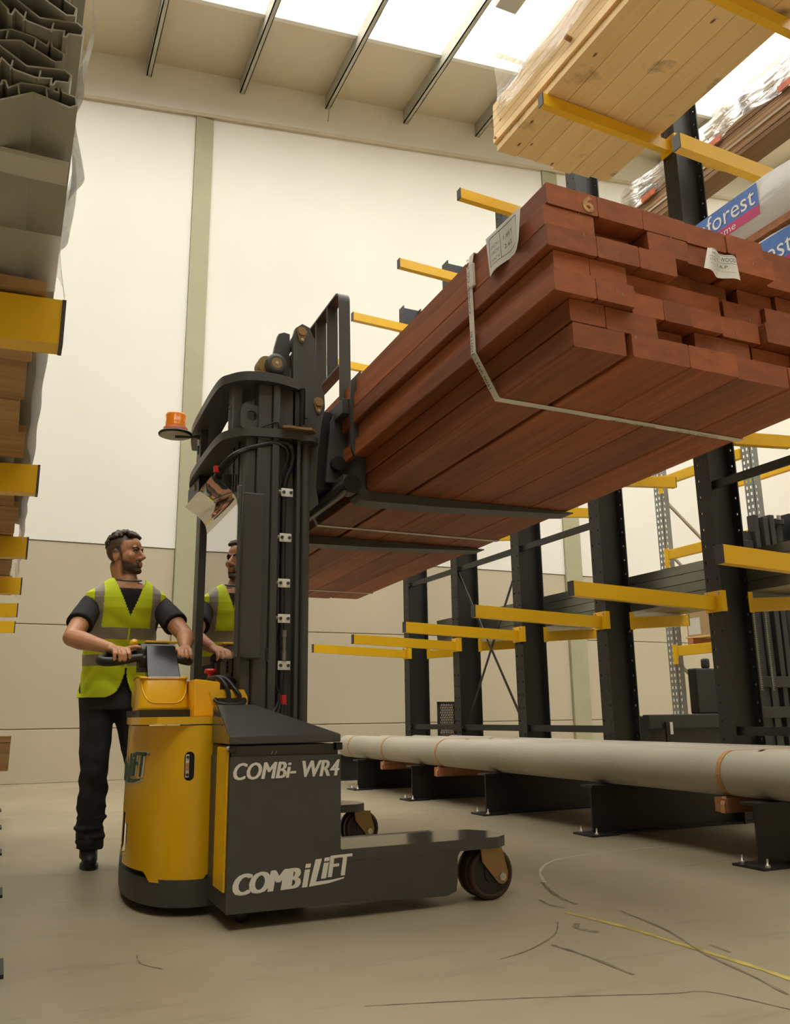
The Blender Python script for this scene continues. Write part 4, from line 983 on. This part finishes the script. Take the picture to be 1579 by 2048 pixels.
mh=spline([V(1.098,3.70,1.2),V(1.098,3.70,1.79),V(1.121,3.692,1.899),V(1.13,3.682,1.958),V(1.10,3.68,1.995),V(1.039,3.69,2.0),V(.944,3.71,1.965),V(.887,3.73,1.932),V(.845,3.79,1.88)],6)
G(MB().tube(mh,.0075,8),'hose',M['black'])
mh=spline([V(1.10,3.70,1.3),V(1.10,3.70,1.18),V(1.086,3.70,1.077),V(1.066,3.70,1.0),V(1.075,3.70,.93),V(1.10,3.70,.88),V(1.118,3.70,.84),V(1.10,3.69,.76),V(1.08,3.68,.72)],6)
G(MB().tube(mh,.007,8),'hose',M['black'])
for dx,xx in ((-.02,1.045),(.0,1.075),(.02,1.10)):
    G(MB().tube(spline([V(1.118+dx*.4,3.70,.85),V(1.115+dx*.6,3.69,.80),V(xx+.02,3.68,.75),V(xx,3.67,.715)],5),.009,8),'hose',M['black'])
G(MB().cyl((1.132,3.69,.805),(1.130,3.69,.845),.014,n=14),'hose_clip',M['red'])
b=MB()
for z0,z1,r in ((.995,1.045,.013),(1.045,1.055,.010),(1.055,1.085,.012),(1.085,1.10,.010),(1.10,1.13,.014)): b.cyl((1.13,3.692,z0),(1.13,3.692,z1),r,n=6)
G(b,'hose_fitting',M['steel'])
G(MB().box(1.045,1.075,3.685,3.70,.99,1.05),'sensor',M['black']); G(MB().cyl((.822,3.80,1.865),(.822,3.80,1.895),.014,n=12),'hose_tag',M['red'])
# --- clear shield on the operator side of the mast (curved over at the top)
prof=[(.872,.995),(.872,1.50),(.872,1.62),(.870,1.665),(.860,1.70),(.835,1.730),(.795,1.76),(.755,1.785)]
PPr=spline([V(x,0,z) for x,z in prof],6)
b=MB(); K=len(PPr)
def strip(A,B_,sm): b.add([q for pr in zip(A,B_) for q in pr],[(2*i,2*i+1,2*i+3,2*i+2) for i in range(K-1)],0,sm)
fa=[V(p.x,3.585,p.z) for p in PPr]; fb_=[V(p.x,4.20,p.z) for p in PPr]; ga=[p+V(.004,0,0) for p in fa]; gb=[p+V(.004,0,0) for p in fb_]
strip(fa,fb_,True); strip(gb,ga,True); strip(ga,fa,False); strip(fb_,gb,False)
b.add([fa[0],fb_[0],gb[0],ga[0]],[(0,1,2,3)]); b.add([fa[-1],fb_[-1],gb[-1],ga[-1]],[(3,2,1,0)])
sd=G(b,'clear_shield',M['clear'])
G(MB().box(.878,.896,3.60,3.612,1.0,1.76),'shield_edge_strip',M['tgloss'],bevel=.003)
# --- beacon
bz=2.272; bx_,by_=.748,4.55
bd=G(MB().lathe([(0,.0),(.001,.09),(.008,.092),(.014,.088),(.016,.0)],(bx_,by_,bz),(0,0,1),32),'beacon_base',M['black'])
G(MB().cyl((bx_,by_,bz-.002),(bx_,by_,bz+.001),.083,n=30),'beacon_underside',M['purlin'],bd)
G(MB().lathe([(0,.066),(.024,.066),(.028,.060)],(bx_,by_,bz+.016),(0,0,1),32),'beacon_ring',M['oranget'],bd)
G(MB().lathe([(0,.056),(.012,.057),(.016,.054),(.030,.057),(.034,.054),(.070,.057),(.080,.052),(.084,.0)],(bx_,by_,bz+.044),(0,0,1),32),'beacon_lens',M['orange'],bd)
G(MB().cyl((bx_,by_,bz-.004),(.87,4.52,bz+.0),.010,n=10),'beacon_arm',M['black'],bd)
G(MB().cyl((.872,4.50,bz+.0),(.876,4.50,bz-.11),.011,n=10),'beacon_post',M['black'],bd); G(MB().cyl((.872,4.50,bz-.025),(.875,4.50,bz-.06),.013,n=10),'beacon_ferrule',M['white'],bd)
# lower brass couplings on the far end of the head
for i,(x,y,z) in enumerate(((.88,4.55,1.985),(.92,4.55,1.985),(.95,4.50,1.99))): G(MB().cyl((x-.018,y,z),(x+.018,y,z),.016,n=8),'coupling',M['zincy'])
G(MB().box(.87,1.0,4.45,4.75,1.93,2.02),'far_bracket',M['black'])
G(MB().cyl((.90,4.4,1.90),(1.02,4.4,1.90),.02,n=12),'far_hose',M['black'])

# ================================================================ PERSON
def remesh(b,voxel,smooth=4,fac=.5):
    me=b.mesh('tmp',[],None,recalc=True); me.materials.clear()
    o=bpy.data.objects.new('tmp',me); COL.objects.link(o)
    r=o.modifiers.new('r','REMESH'); r.mode='VOXEL'; r.voxel_size=voxel; r.use_smooth_shade=True
    if smooth: s=o.modifiers.new('s','SMOOTH'); s.factor=fac; s.iterations=smooth
    dg=bpy.context.evaluated_depsgraph_get(); dg.update()
    out=bpy.data.meshes.new_from_object(o.evaluated_get(dg))
    bpy.data.objects.remove(o); bpy.data.meshes.remove(me)
    for p in out.polygons: p.use_smooth=True
    return out
def cap(b,p0,p1,r0,r1=None,n=14):
    r1=r0 if r1 is None else r1; b.ball(p0,r0,n); b.ball(p1,r1,n); b.cyl(p0,p1,r0,r1,n)
def chain(b,pts,n=14):
    for (p,r),(q,s) in zip(pts,pts[1:]): cap(b,p,q,r,s,n)
def rings(b,R_,n=40,pw=2.4,add=0.):
    vs=[]
    for (z,cx,cy,a,d) in R_:
        for j in range(n):
            t=2*math.pi*j/n; c=math.cos(t); s=math.sin(t)
            vs.append(V(cx+(a+add)*math.copysign(abs(c)**(2/pw),c),cy+(d+add)*math.copysign(abs(s)**(2/pw),s),z))
    k=len(R_)
    b.add(vs,[(i*n+j,i*n+(j+1)%n,(i+1)*n+(j+1)%n,(i+1)*n+j) for i in range(k-1) for j in range(n)],0,True)
    b.add(vs,[list(range(n-1,-1,-1)),list(range((k-1)*n,k*n))])
TOR=[(.84,.552,4.965,.165,.115),(.95,.553,4.955,.162,.115),(1.05,.556,4.92,.158,.112),(1.15,.560,4.88,.165,.116),(1.25,.565,4.84,.178,.122),(1.31,.568,4.82,.186,.120),(1.355,.569,4.805,.184,.110),(1.40,.570,4.785,.150,.095),(1.435,.571,4.772,.115,.080),(1.47,.571,4.765,.075,.064)]
HC=V(.545,4.765,1.622)
hf=V(.80,-.60,.10).normalized(); hl=hf.cross(V(0,0,1)).normalized(); hu=hl.cross(hf).normalized()   # hl = towards the camera side cheek
HM=Matrix((hl,hf,hu)).transposed()
def H(x,y,z): return HC+HM@V(x,y,z)
Rsh,Rel,Rwr=V(.392,4.775,1.348),V(.290,4.55,1.150),V(.452,4.278,1.080)
Lsh,Lel,Lwr=V(.752,4.775,1.352),V(.855,4.555,1.172),V(.806,4.285,1.092)
B=MB()
rings(B,TOR)
# head
for c,r in (((0,-.008,.038),(.074,.094,.088)),((0,.034,-.015),(.060,.058,.086)),((0,.036,-.072),(.051,.054,.042)),((0,.074,-.098),(.026,.020,.018)),((0,.045,.045),(.062,.047,.055))):
    B.ball(H(*c),r,24,mat3=HM)
cap(B,H(0,.090,.012),H(0,.114,-.028),.0085,.0115); B.ball(H(.011,.100,-.033),.0085,10); B.ball(H(-.011,.100,-.033),.0085,10)
cap(B,H(-.034,.080,.024),H(.034,.080,.024),.0125)
for s in (-1,1):
    B.ball(H(s*.040,.060,-.018),.026,14)
    B.ball(H(s*.0745,-.010,-.012),(.010,.020,.032),14,mat3=HM); B.ball(H(s*.0805,-.014,.004),(.007,.016,.022),12,mat3=HM)
cap(B,H(-.019,.087,-.056),H(.019,.087,-.056),.0075); cap(B,H(-.017,.087,-.069),H(.017,.087,-.069),.008)
cap(B,H(0,-.022,-.06),V(.570,4.772,1.452),.060,.066,20); cap(B,H(0,.012,-.075),V(.572,4.745,1.455),.045,.05,16)
# trapezius
for s,p in ((-1,Rsh),(1,Lsh)): cap(B,V(.57+.035*s,4.775,1.44),p+V(-.02*s,0,.0),.042,.05)
# arms
def arm(sh,el,wr):
    chain(B,[(sh,.052),(sh.lerp(el,.45),.052),(el,.043),(el.lerp(wr,.25),.047),(el.lerp(wr,.7),.034),(wr,.027)])
arm(Rsh,Rel,Rwr); arm(Lsh,Lel,Lwr)
def hand(wr,roots,thumb,curl):
    for i,r0 in enumerate(roots):
        k=(.92,1.04,1.0,.84)[i]
        cap(B,wr+(r0-wr)*.12,r0,.020,.0125,10)
        p=r0; pts=[(p,.0105)]
        for d in curl: p=p+V(*d)*k; pts.append((p,.0092))
        chain(B,pts,10)
    chain(B,thumb,10)
hand(Rwr,[V(.448+.0225*i,4.178-.004*(i in (1,2)),1.066) for i in range(4)],[(V(.500,4.238,1.068),.015),(V(.528,4.205,1.077),.0115),(V(.556,4.180,1.083),.010),(V(.582,4.172,1.078),.0085)],[(.003,-.042,-.004),(.003,-.026,-.022),(.001,.002,-.024)])
hand(Lwr,[V(.812-.0195*i,4.196-.006*i,1.068) for i in range(4)],[(V(.775,4.245,1.075),.015),(V(.748,4.215,1.072),.0115),(V(.728,4.195,1.058),.0095)],[(-.004,-.038,-.006),(-.002,-.020,-.024),(0,.004,-.024)])
# legs and feet (inside the clothes)
for hip,kn,an in ((V(.472,4.96,.88),V(.474,4.95,.50),V(.486,5.02,.10)),(V(.640,4.96,.88),V(.715,4.98,.50),V(.755,5.10,.10))):
    chain(B,[(hip,.085),(kn,.055),(an,.04)]); cap(B,an+V(0,.02,-.05),an+V(0,-.10,-.065),.035,.03)
body_me=remesh(B,.0040,3,.45)
# colour mask: hair / beard / lips / ears
def sst(a,b_,x):
    t=max(0,min(1,(x-a)/(b_-a))); return t*t*(3-2*t)
at_=body_me.attributes.new('hairmask','FLOAT','POINT'); lp_=body_me.attributes.new('lipmask','FLOAT','POINT'); ss_=body_me.attributes.new('stubble','FLOAT','POINT')
HI=HM.transposed()
for i,v in enumerate(body_me.vertices):
    if v.co.z<1.46 or (v.co-HC).length>.2: continue
    q=HI@(v.co-HC); x,y,z=q
    # beard: below a line from sideburn to mouth corner, in front of the ear
    beard=0.
    line=-.022-.45*max(0,y-.005) if y<.075 else -.056
    if y>-.002: beard=sst(.008,-.018,z-line)*sst(-.008,.016,y)*sst(-.132,-.108,z)
    if y>.074 and z<-.038 and abs(x)<.030: beard=max(beard,sst(-.036,-.044,z)*sst(.032,.024,abs(x)))   # moustache
    lip=0.
    if y>.080 and abs(x)<.021 and -.077<z<-.051: lip=sst(.021,.014,abs(x)); beard*=1-lip
    # short sides and back
    front=.022+.42*max(0,z-.02)
    side=sst(.006,-.020,y-front)*sst(-.055,-.02,z-(.0 if y>-.02 else -.022))
    if .006<y<.026 and -.045<z<.05 and .045<abs(x)<.074: beard=max(beard,sst(.026,.014,y)*sst(.006,.011,y)*.9)
    if y>-.028 and z<.012: side*=sst(-.012,.012,z) if abs(x)>.05 else 1
    if z>.062: side=max(side,sst(.062,.075,z+.0*y))*(1 if y<.075 else .0)
    at_.data[i].value=max(beard*.95,side*.93); lp_.data[i].value=lip
def skin():
    m,nt,b=base('skin'); L=nt.links.new
    a=N(nt,'ShaderNodeAttribute',attribute_name='hairmask'); l=N(nt,'ShaderNodeAttribute',attribute_name='lipmask')
    tc=N(nt,'ShaderNodeTexCoord'); nz=N(nt,'ShaderNodeTexNoise'); nz.inputs['Scale'].default_value=14; L(tc.outputs['Object'],nz.inputs['Vector'])
    cr=N(nt,'ShaderNodeValToRGB'); cr.color_ramp.elements[0].position=.3; cr.color_ramp.elements[1].position=.7; cr.color_ramp.elements[0].color=(.50,.23,.115,1); cr.color_ramp.elements[1].color=(.61,.30,.16,1); L(nz.outputs[0],cr.inputs[0])
    m1=N(nt,'ShaderNodeMix',data_type='RGBA'); m1.inputs[7].default_value=(.46,.18,.11,1); L(l.outputs['Fac'],m1.inputs[0]); L(cr.outputs[0],m1.inputs[6])
    m2=N(nt,'ShaderNodeMix',data_type='RGBA'); m2.inputs[7].default_value=(.045,.025,.014,1); L(a.outputs['Fac'],m2.inputs[0]); L(m1.outputs[2],m2.inputs[6]); L(m2.outputs[2],b.inputs['Base Color'])
    b.inputs['Roughness'].default_value=.5; b.inputs['Subsurface Weight'].default_value=.0
    return m
M['skin']=skin(); M['hair']=mat('dark_brown_hair',(.07,.04,.02),.55,var=.4,scale=60); M['tee']=mat('black_cotton',(.014,.013,.015),.85,var=.15,scale=20,bump=.1,bscale=200)
M['jean']=mat('dark_denim',(.032,.035,.042),.85,var=.25,scale=12,bump=.2,bscale=220); M['shoe']=mat('black_leather',(.012,.011,.010),.45,var=.2)
M['hiviz']=mat('hi_vis_yellow',(.74,.88,.014),.65,var=.05,scale=6); M['reflect']=mat('grey_reflective_tape',(.36,.32,.26),.4,var=.06,scale=10); M['eyew']=mat('eye_white',(.36,.32,.29),.25,var=.02)
body_me.materials.append(M['skin'])
PLOC=V(.56,4.99,0)
def pl_(name,me,par,mts):
    for mm in mts:
        if mm.name not in [x.name for x in me.materials if x]: me.materials.append(mm)
    me.transform(Matrix.Translation(-PLOC)); return place(name,me,par,root=PLOC)
PS_=thing('person','person in hi-vis yellow vest and dark jeans gripping the truck tiller, head turned','person',PLOC)
pb=pl_('body',body_me,PS_,[])
# hair on top, eyebrows
random.seed(5)
b=MB()
for k in range(190):
    u=random.uniform(-1,1); w=random.uniform(-1,1)
    x=u*.064; y=-.012+w*.084
    if (x/.068)**2+((y+.012)/.088)**2>1: continue
    z=.038+.088*math.sqrt(max(0,1-(x/.076)**2-((y+.008)/.098)**2))+.004
    if y>.052: z=max(z,.086)
    b.ball(H(x,y,z+random.uniform(0,.010)),random.uniform(.008,.014),7)
for k in range(26):
    a=random.uniform(-1.2,1.2); b.ball(H(.072*math.sin(a),-.008-.092*math.cos(a),.052+random.uniform(0,.03)),random.uniform(.007,.010),7)
for i in range(9):
    x=-.05+i*.0125; b.ball(H(x,.072-.25*abs(x)**1.2,.098),.013,7); b.ball(H(x,.062-.2*abs(x),.112),.014,7)
hr=remesh(b,.0045,1,.4); pl_('hair',hr,PS_,[M['hair']])
for s in (-1,1):
    b=MB(); chain(b,[(H(s*.012,.0935,.020),.0055),(H(s*.030,.0915,.027),.006),(H(s*.050,.0775,.022),.004)],8); b.build('eyebrow',M['hair'],PS_)
    b=MB(); b.ball(H(s*.031,.0775,.004),.0115,16); e=b.build('eye',M['eyew'],PS_)
    b=MB(); b.ball(H(s*.031+.001,.0875,.005),.0045,10); b.build('iris',M['ink'],e)
    b=MB(); chain(b,[(H(s*.018,.0865,.0115),.003),(H(s*.031,.0905,.0145),.0032),(H(s*.044,.082,.0095),.003)],8); b.build('eyelid',M['hair'],e)
# t-shirt
b=MB(); rings(b,[r for r in TOR if r[0]<1.46],40,2.4,.009); 
for s,p,el in ((-1,Rsh,Rel),(1,Lsh,Lel)):
    cap(b,V(.57+.04*s,4.775,1.432),p+V(-.02*s,0,.0),.042,.056); chain(b,[(p,.060),(p.lerp(el,.3),.064)])
    q=p.lerp(el,.62); b.cyl(p.lerp(el,.25),q,.064,.070,20)
me=remesh(b,.007,3,.5)
for v in me.vertices: v.co.z+=.0
pl_('t_shirt',me,PS_,[M['tee']])
# jeans
b=MB(); rings(b,[(.80,.553,4.965,.158,.112),(.90,.553,4.962,.168,.118),(.97,.553,4.955,.163,.116)],40,2.4,.012)
def leg(pts):
    for (p,r),(q,s) in zip(pts,pts[1:]):
        cap(b,p,q,r,s,18)
leg([(V(.476,4.96,.86),.098),(V(.474,4.955,.70),.086),(V(.478,4.945,.50),.073),(V(.482,4.985,.32),.073),(V(.482,5.0,.22),.070)])
leg([(V(.632,4.96,.86),.098),(V(.672,4.97,.70),.086),(V(.715,4.98,.50),.073),(V(.738,5.03,.32),.070),(V(.75,5.07,.20),.068)])
for c in (V(.484,5.005,0),V(.754,5.085,0)):
    for z,r in ((.30,.076),(.245,.079),(.195,.080),(.15,.076),(.125,.073)):
        b.ball(c+V(.004*math.sin(z*90),0,z),(r,r*1.05,.022),20)
    b.cyl(c+V(0,0,.09),c+V(0,0,.20),.068,.072,22)
me=remesh(b,.007,2,.5)
NRM=[v.normal.copy() for v in me.vertices]
for vi,v in enumerate(me.vertices):
    c=v.co.copy(); k=(.0040*math.sin(c.z*38+c.x*22+2.5*math.sin(c.y*17+c.z*9))+.002*math.sin(c.z*83-c.x*61+3*math.sin(c.y*23)))*sst(.75,.35,c.z)+.0015*math.sin(c.z*25+c.x*31); n=NRM[vi]; 
    v.co=c+n*k
pl_('jeans',me,PS_,[M['jean']])
# shoes
for c in (V(.486,5.02,0),V(.756,5.10,0)):
    b=MB(); chain(b,[(c+V(0,.035,.055),.040),(c+V(0,-.03,.060),.042),(c+V(-.002,-.085,.048),.040),(c+V(-.004,-.125,.038),.034)],16); b.cyl(c+V(0,.01,.04),c+V(0,.01,.12),.046,.048,18)
    me=remesh(b,.006,3,.5)
    for v in me.vertices: v.co.z=max(.016,v.co.z)
    sh=pl_('shoe',me,PS_,[M['shoe']])
    b=MB(); o=[(c.x+.045*math.cos(t)*(1-.1*math.sin(t)),c.y-.045+.115*math.sin(t)) for t in [2*math.pi*i/28 for i in range(28)]]; b.prism(o,'z',0,.02); b.build('sole',M['black'],sh)
# vest
VR=[(.865,.556,4.955,.182,.140),(.95,.557,4.948,.178,.138),(1.05,.560,4.918,.177,.133),(1.15,.562,4.880,.180,.133),(1.25,.566,4.842,.190,.137),(1.33,.569,4.812,.202,.135),(1.38,.570,4.795,.214,.125),(1.408,.570,4.785,.206,.112),(1.440,.571,4.775,.158,.098),(1.475,.570,4.768,.112,.084),(1.487,.569,4.766,.092,.078)]
def vr(z):
    for a,c in zip(VR,VR[1:]):
        if z<=c[0]: t=(z-a[0])/(c[0]-a[0]); return [a[i]+(c[i]-a[i])*t for i in range(5)]
    return VR[-1]
NA,NZ=300,250; vb=MB(); vs=[]; zs=[.865+(1.487-.865)*j/NZ for j in range(NZ+1)]
for z in zs:
    _,cx,cy,a,d=vr(z)
    for j in range(NA):
        t=2*math.pi*j/NA; c=math.cos(t); s=math.sin(t)
        w=.004*math.sin(5*t+z*21)*sst(1.30,1.0,z)+.003*math.sin(z*60+3*math.sin(4*t))*sst(1.45,1.2,z)
        vs.append(V(cx+(a+w)*math.copysign(abs(c)**(2/2.4),c),cy+(d+w)*math.copysign(abs(s)**(2/2.4),s),z))
fs=[]; ms=[]
for i in range(NZ):
    for j in range(NA):
        f=(i*NA+j,i*NA+(j+1)%NA,(i+1)*NA+(j+1)%NA,(i+1)*NA+j); c=(vs[f[0]]+vs[f[2]])/2; dx=c.x-.570; fr=c.y<vr(c.z)[2]
        xv=c.x-.585
        if fr and c.z>1.285 and abs(xv+.35*(c.z-1.285)*.12)<(c.z-1.285)*.42: continue
        if fr and c.z<1.02 and abs(c.x-.59)<.004+((1.02-c.z)**2)*2.2: continue
        if c.z<.90 and fr and abs(c.x-.59)<.10 and c.z<.865+.06*(1-abs(c.x-.59)/.10)**1.5: continue
        lat=abs(c.y-vr(c.z)[2])
        if abs(dx)>.150 and 1.17<c.z<1.372 and lat<.085*min(1,(c.z-1.17)/.05)*min(1,(1.376-c.z)/.02): continue
        if not fr and c.z>1.47: continue
        mi=0
        if 1.165<c.z<1.226 or 1.03<c.z<1.088: mi=1
        if c.z>1.2 and .122<abs(dx)<.168 : mi=1
        if fr and abs(c.x-.587)<.004 and c.z<1.285: mi=0
        fs.append(f); ms.append(mi)
vb.v=vs; vb.f=[list(f) for f in fs]; vb.m=ms; vb.s=[True]*len(fs)
vo=vb.build('vest',[M['hiviz'],M['reflect']],PS_,recalc=True); s_=vo.modifiers.new('s','SOLIDIFY'); s_.thickness=.004; s_.offset=1
# clear neckband
b=MB(); pts=[V(.572+.066*math.cos(2*math.pi*i/36),4.762+.062*math.sin(2*math.pi*i/36),1.488+.012*math.sin(2*math.pi*i/36)) for i in range(37)]
b.tube(pts,.006,8); b.build('neckband',M['steel'],PS_,label='shiny clear band around the neck')

# ================================================================ BACKGROUND
# ---- pallet racking behind the cantilever rack
M['galv']=mat('galvanised_upright',(.30,.32,.31),.45,metal=.4,var=.08)
PR=thing('pallet_rack','perforated grey pallet rack frame with yellow beams behind the cantilever rack','storage rack',(8.0,7.6,0))
def upright(x,y):
    b=MB(); H_=4.6; z=.05; p=0.
    # front face (towards -X) with slots and side face (towards -Y) with holes
    b.box(x,x+.004,y,y+.03,0,H_); b.box(x,x+.004,y+.055,y+.085,0,H_); b.box(x,x+.004,y+.11,y+.13,0,H_)
    b.box(x,x+.03,y,y+.004,0,H_); b.box(x+.05,x+.12,y,y+.004,0,H_)
    while z<H_-.1:
        b.box(x,x+.004,y+.03,y+.055,p,z); b.box(x,x+.004,y+.085,y+.11,p,z); b.box(x+.03,x+.05,y,y+.004,p,z)
        p=z+.035; z+=.075
    b.box(x,x+.004,y+.03,y+.055,p,H_); b.box(x,x+.004,y+.085,y+.11,p,H_); b.box(x+.03,x+.05,y,y+.004,p,H_)
    b.build('rack_upright',M['galv'],PR)
upright(7.52,8.2); upright(8.42,8.2); upright(7.52,6.72); upright(8.42,6.72)
for z in (1.42,2.62,3.58):
    for x in (7.525,8.46):
        bm_=MB().box(x-.03,x+.03,6.85,8.2,z,z+.12).build('rack_beam',M['yellow'],PR,bevel=.004,seg=1)
        MB().box(x-.04,x-.03,8.13,8.205,z-.10,z+.14).build('beam_plate',M['yellow'],bm_)
for z0,z1 in ((3.45,2.75),(2.75,2.05),(2.05,1.35),(1.35,.65)):
    MB().bar((7.6,8.26,z0),(8.45,8.26,z1),.03,.03).build('frame_brace',M['pipe'],PR)
pt=thing('pallet','pale wooden pallet on the lower yellow beams behind the rack','pallet',(7.98,7.55,1.545))
for y in (7.08,7.5,7.92):
    MB().box(7.56,8.40,y,y+.09,1.543,1.62).build('block_runner',M['orangewood'],pt)
for x in (7.56,7.75,7.94,8.13,8.32):
    MB().box(x,x+.10,7.05,8.05,1.622,1.64).build('deck_board',M['pine'],pt)
M['card']=mat('brown_cardboard',(.52,.36,.19),.8,var=.05,scale=3)
cb=thing('cardboard_box','large brown cardboard box standing on the pallet behind the rack','box',(7.98,7.55,1.642))
MB().box(7.58,8.38,7.07,8.03,1.643,2.15).build('box_body',M['card'],cb,bevel=.004,seg=1)
b=MB(); b.add([V(7.578,7.80,1.66),V(7.578,8.0,1.66),V(7.578,8.0,1.86),V(7.578,7.80,1.86)],[(0,1,2,3)]); b.build('paper_label',M['paper'],cb)
# ---- second lift truck
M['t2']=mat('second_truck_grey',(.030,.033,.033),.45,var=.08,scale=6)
T2=thing('lift_truck','dark grey lift truck with bare chain mast parked behind the cantilever rack','lift truck',(6.8,6.5,0))
MB().box(5.45,6.75,6.45,6.75,.10,.72).build('chassis_beam',M['t2'],T2,bevel=.02)
MB().box(5.45,6.75,6.36,6.45,.60,.73).build('chassis_flange',M['t2'],T2,bevel=.01)
MB().box(6.20,6.62,6.50,6.62,.73,1.17).build('battery_box',M['t2'],T2,bevel=.015)
MB().box(6.36,6.42,6.52,6.60,1.17,1.27).build('seat_back',M['t2'],T2,bevel=.02)
for x in (7.20,7.30,7.40):
    MB().box(x-.035,x+.035,6.45-.03*(x>7.25),6.55,.35,2.80-.02*(x>7.25)+.03*(x>7.35)).build('mast_rail',M['t2'],T2,bevel=.008)
MB().cyl((7.56,6.52,.5),(7.56,6.52,2.72),.06,n=20).build('lift_cylinder',M['t2'],T2)
MB().cyl((7.54,6.50,2.72),(7.54,6.50,2.78),.085,n=20).build('cylinder_head',M['t2'],T2); MB().cyl((7.50,6.42,2.76),(7.50,6.42,2.81),.022,n=10).build('head_bolt',M['bolt'],T2)
for x in (7.70,7.80,7.9): MB().box(x-.035,x+.035,6.42,6.55,.35,2.85).build('mast_rail',M['t2'],T2,bevel=.008)
MB().box(6.86,7.16,6.5,6.54,2.10,2.62).build('back_plate',M['t2'],T2)
for z in (.98,.68): MB().box(6.72,7.8,6.38,6.44,z,z+.11).build('cross_bar',M['t2'],T2,bevel=.006)
for x in (6.88,7.04):
    b=MB()
    for i in range(44):
        z=.95+i*.022; b.box(x-.018,x+.018,6.33,6.345,z,z+.010); b.box(x-.008,x+.008,6.335,6.35,z+.008,z+.022)
    o=b.build('lift_chain',M['steel'],T2); o['kind']='stuff'
for x in (6.78,7.12): MB().box(x-.04,x+.04,6.40,6.5,.3,1.95).build('carriage_rail',M['t2'],T2,bevel=.006)
MB().box(6.82,7.08,6.42,6.5,.3,1.95).build('carriage_shade_plate',M['t2'],T2)  # plate added to stand in for the shade between the carriage rails
for i,x in enumerate((6.93,6.98,7.03)):
    MB().tube(spline([V(x,6.46,2.45),V(x+.01,6.44,2.32),V(x+.0,6.44,2.2),V(x+.03,6.45,2.05)],5),.014,8).build('hose',M['black'],T2)
MB().box(6.92,7.08,6.42,6.48,2.40,2.50).build('valve_block',M['black'],T2,bevel=.005)
MB().box(6.9,7.12,6.46,6.49,1.98,2.06).build('hose_guide',M['yellow'],T2)
b=MB(); b.add([V(7.60,6.415,2.20),V(7.68,6.415,2.20),V(7.68,6.415,2.32),V(7.60,6.415,2.32)],[(0,1,2,3)]); b.build('warning_label',M['red'],T2)
for x in (6.6,7.5): MB().lathe([(0,.08),(.004,.13),(.10,.13),(.104,.08)],(x,6.5,.131),(0,1,0),24).build('wheel',M['black'],T2)
MB().box(5.62,5.66,6.33,6.35,.45,.66).build('cable_tray',M['black'],T2); MB().box(5.66,5.69,6.32,6.34,.55,.66).build('cable_label',M['white'],T2)
# ---- perforated black panel
PP=thing('perforated_panel','black perforated plastic panel standing between two rack uprights','panel',(5.6,10.6,0))
b=MB()
x0,x1,z0,z1=5.44,5.72,.46,.93
b.box(x0,x0+.03,10.58,10.62,0,z1); b.box(x1-.03,x1,10.58,10.62,0,z1); b.box(x0,x1,10.58,10.62,0,.50); b.box(x0,x1,10.58,10.62,z1-.03,z1)
b.build('panel_frame',M['black'],PP,bevel=.003,seg=1)
b=MB()
for i in range(13):
    z=.50+i*.033; b.box(x0+.03,x1-.03,10.592,10.608,z,z+.009)
    for j in range(9):
        x=x0+.03+(j+.5*(i%2))*.026
        if x<x1-.035: b.box(x,x+.009,10.592,10.608,z+.009,z+.033)
o=b.build('perforated_grid',M['black'],PP,kind='stuff')
# ---- sensor box under the roof
LF=thing('sensor_box','small white junction box hanging from a roof purlin','junction box',(5.62,8.15,10.65))
MB().box(5.42,5.75,8.0,8.3,10.30,10.42).build('housing',M['purlin'],LF,bevel=.01); MB().box(5.585,5.615,8.12,8.16,10.42,10.935).build('hanger',M['purlin'],LF)
MB().cyl((5.85,8.1,10.5),(5.85,8.1,10.62),.05,n=16).build('lamp_head',M['bolt'],LF); MB().bar((5.75,8.1,10.42),(5.85,8.1,10.52),.02,.02).build('bracket',M['purlin'],LF)
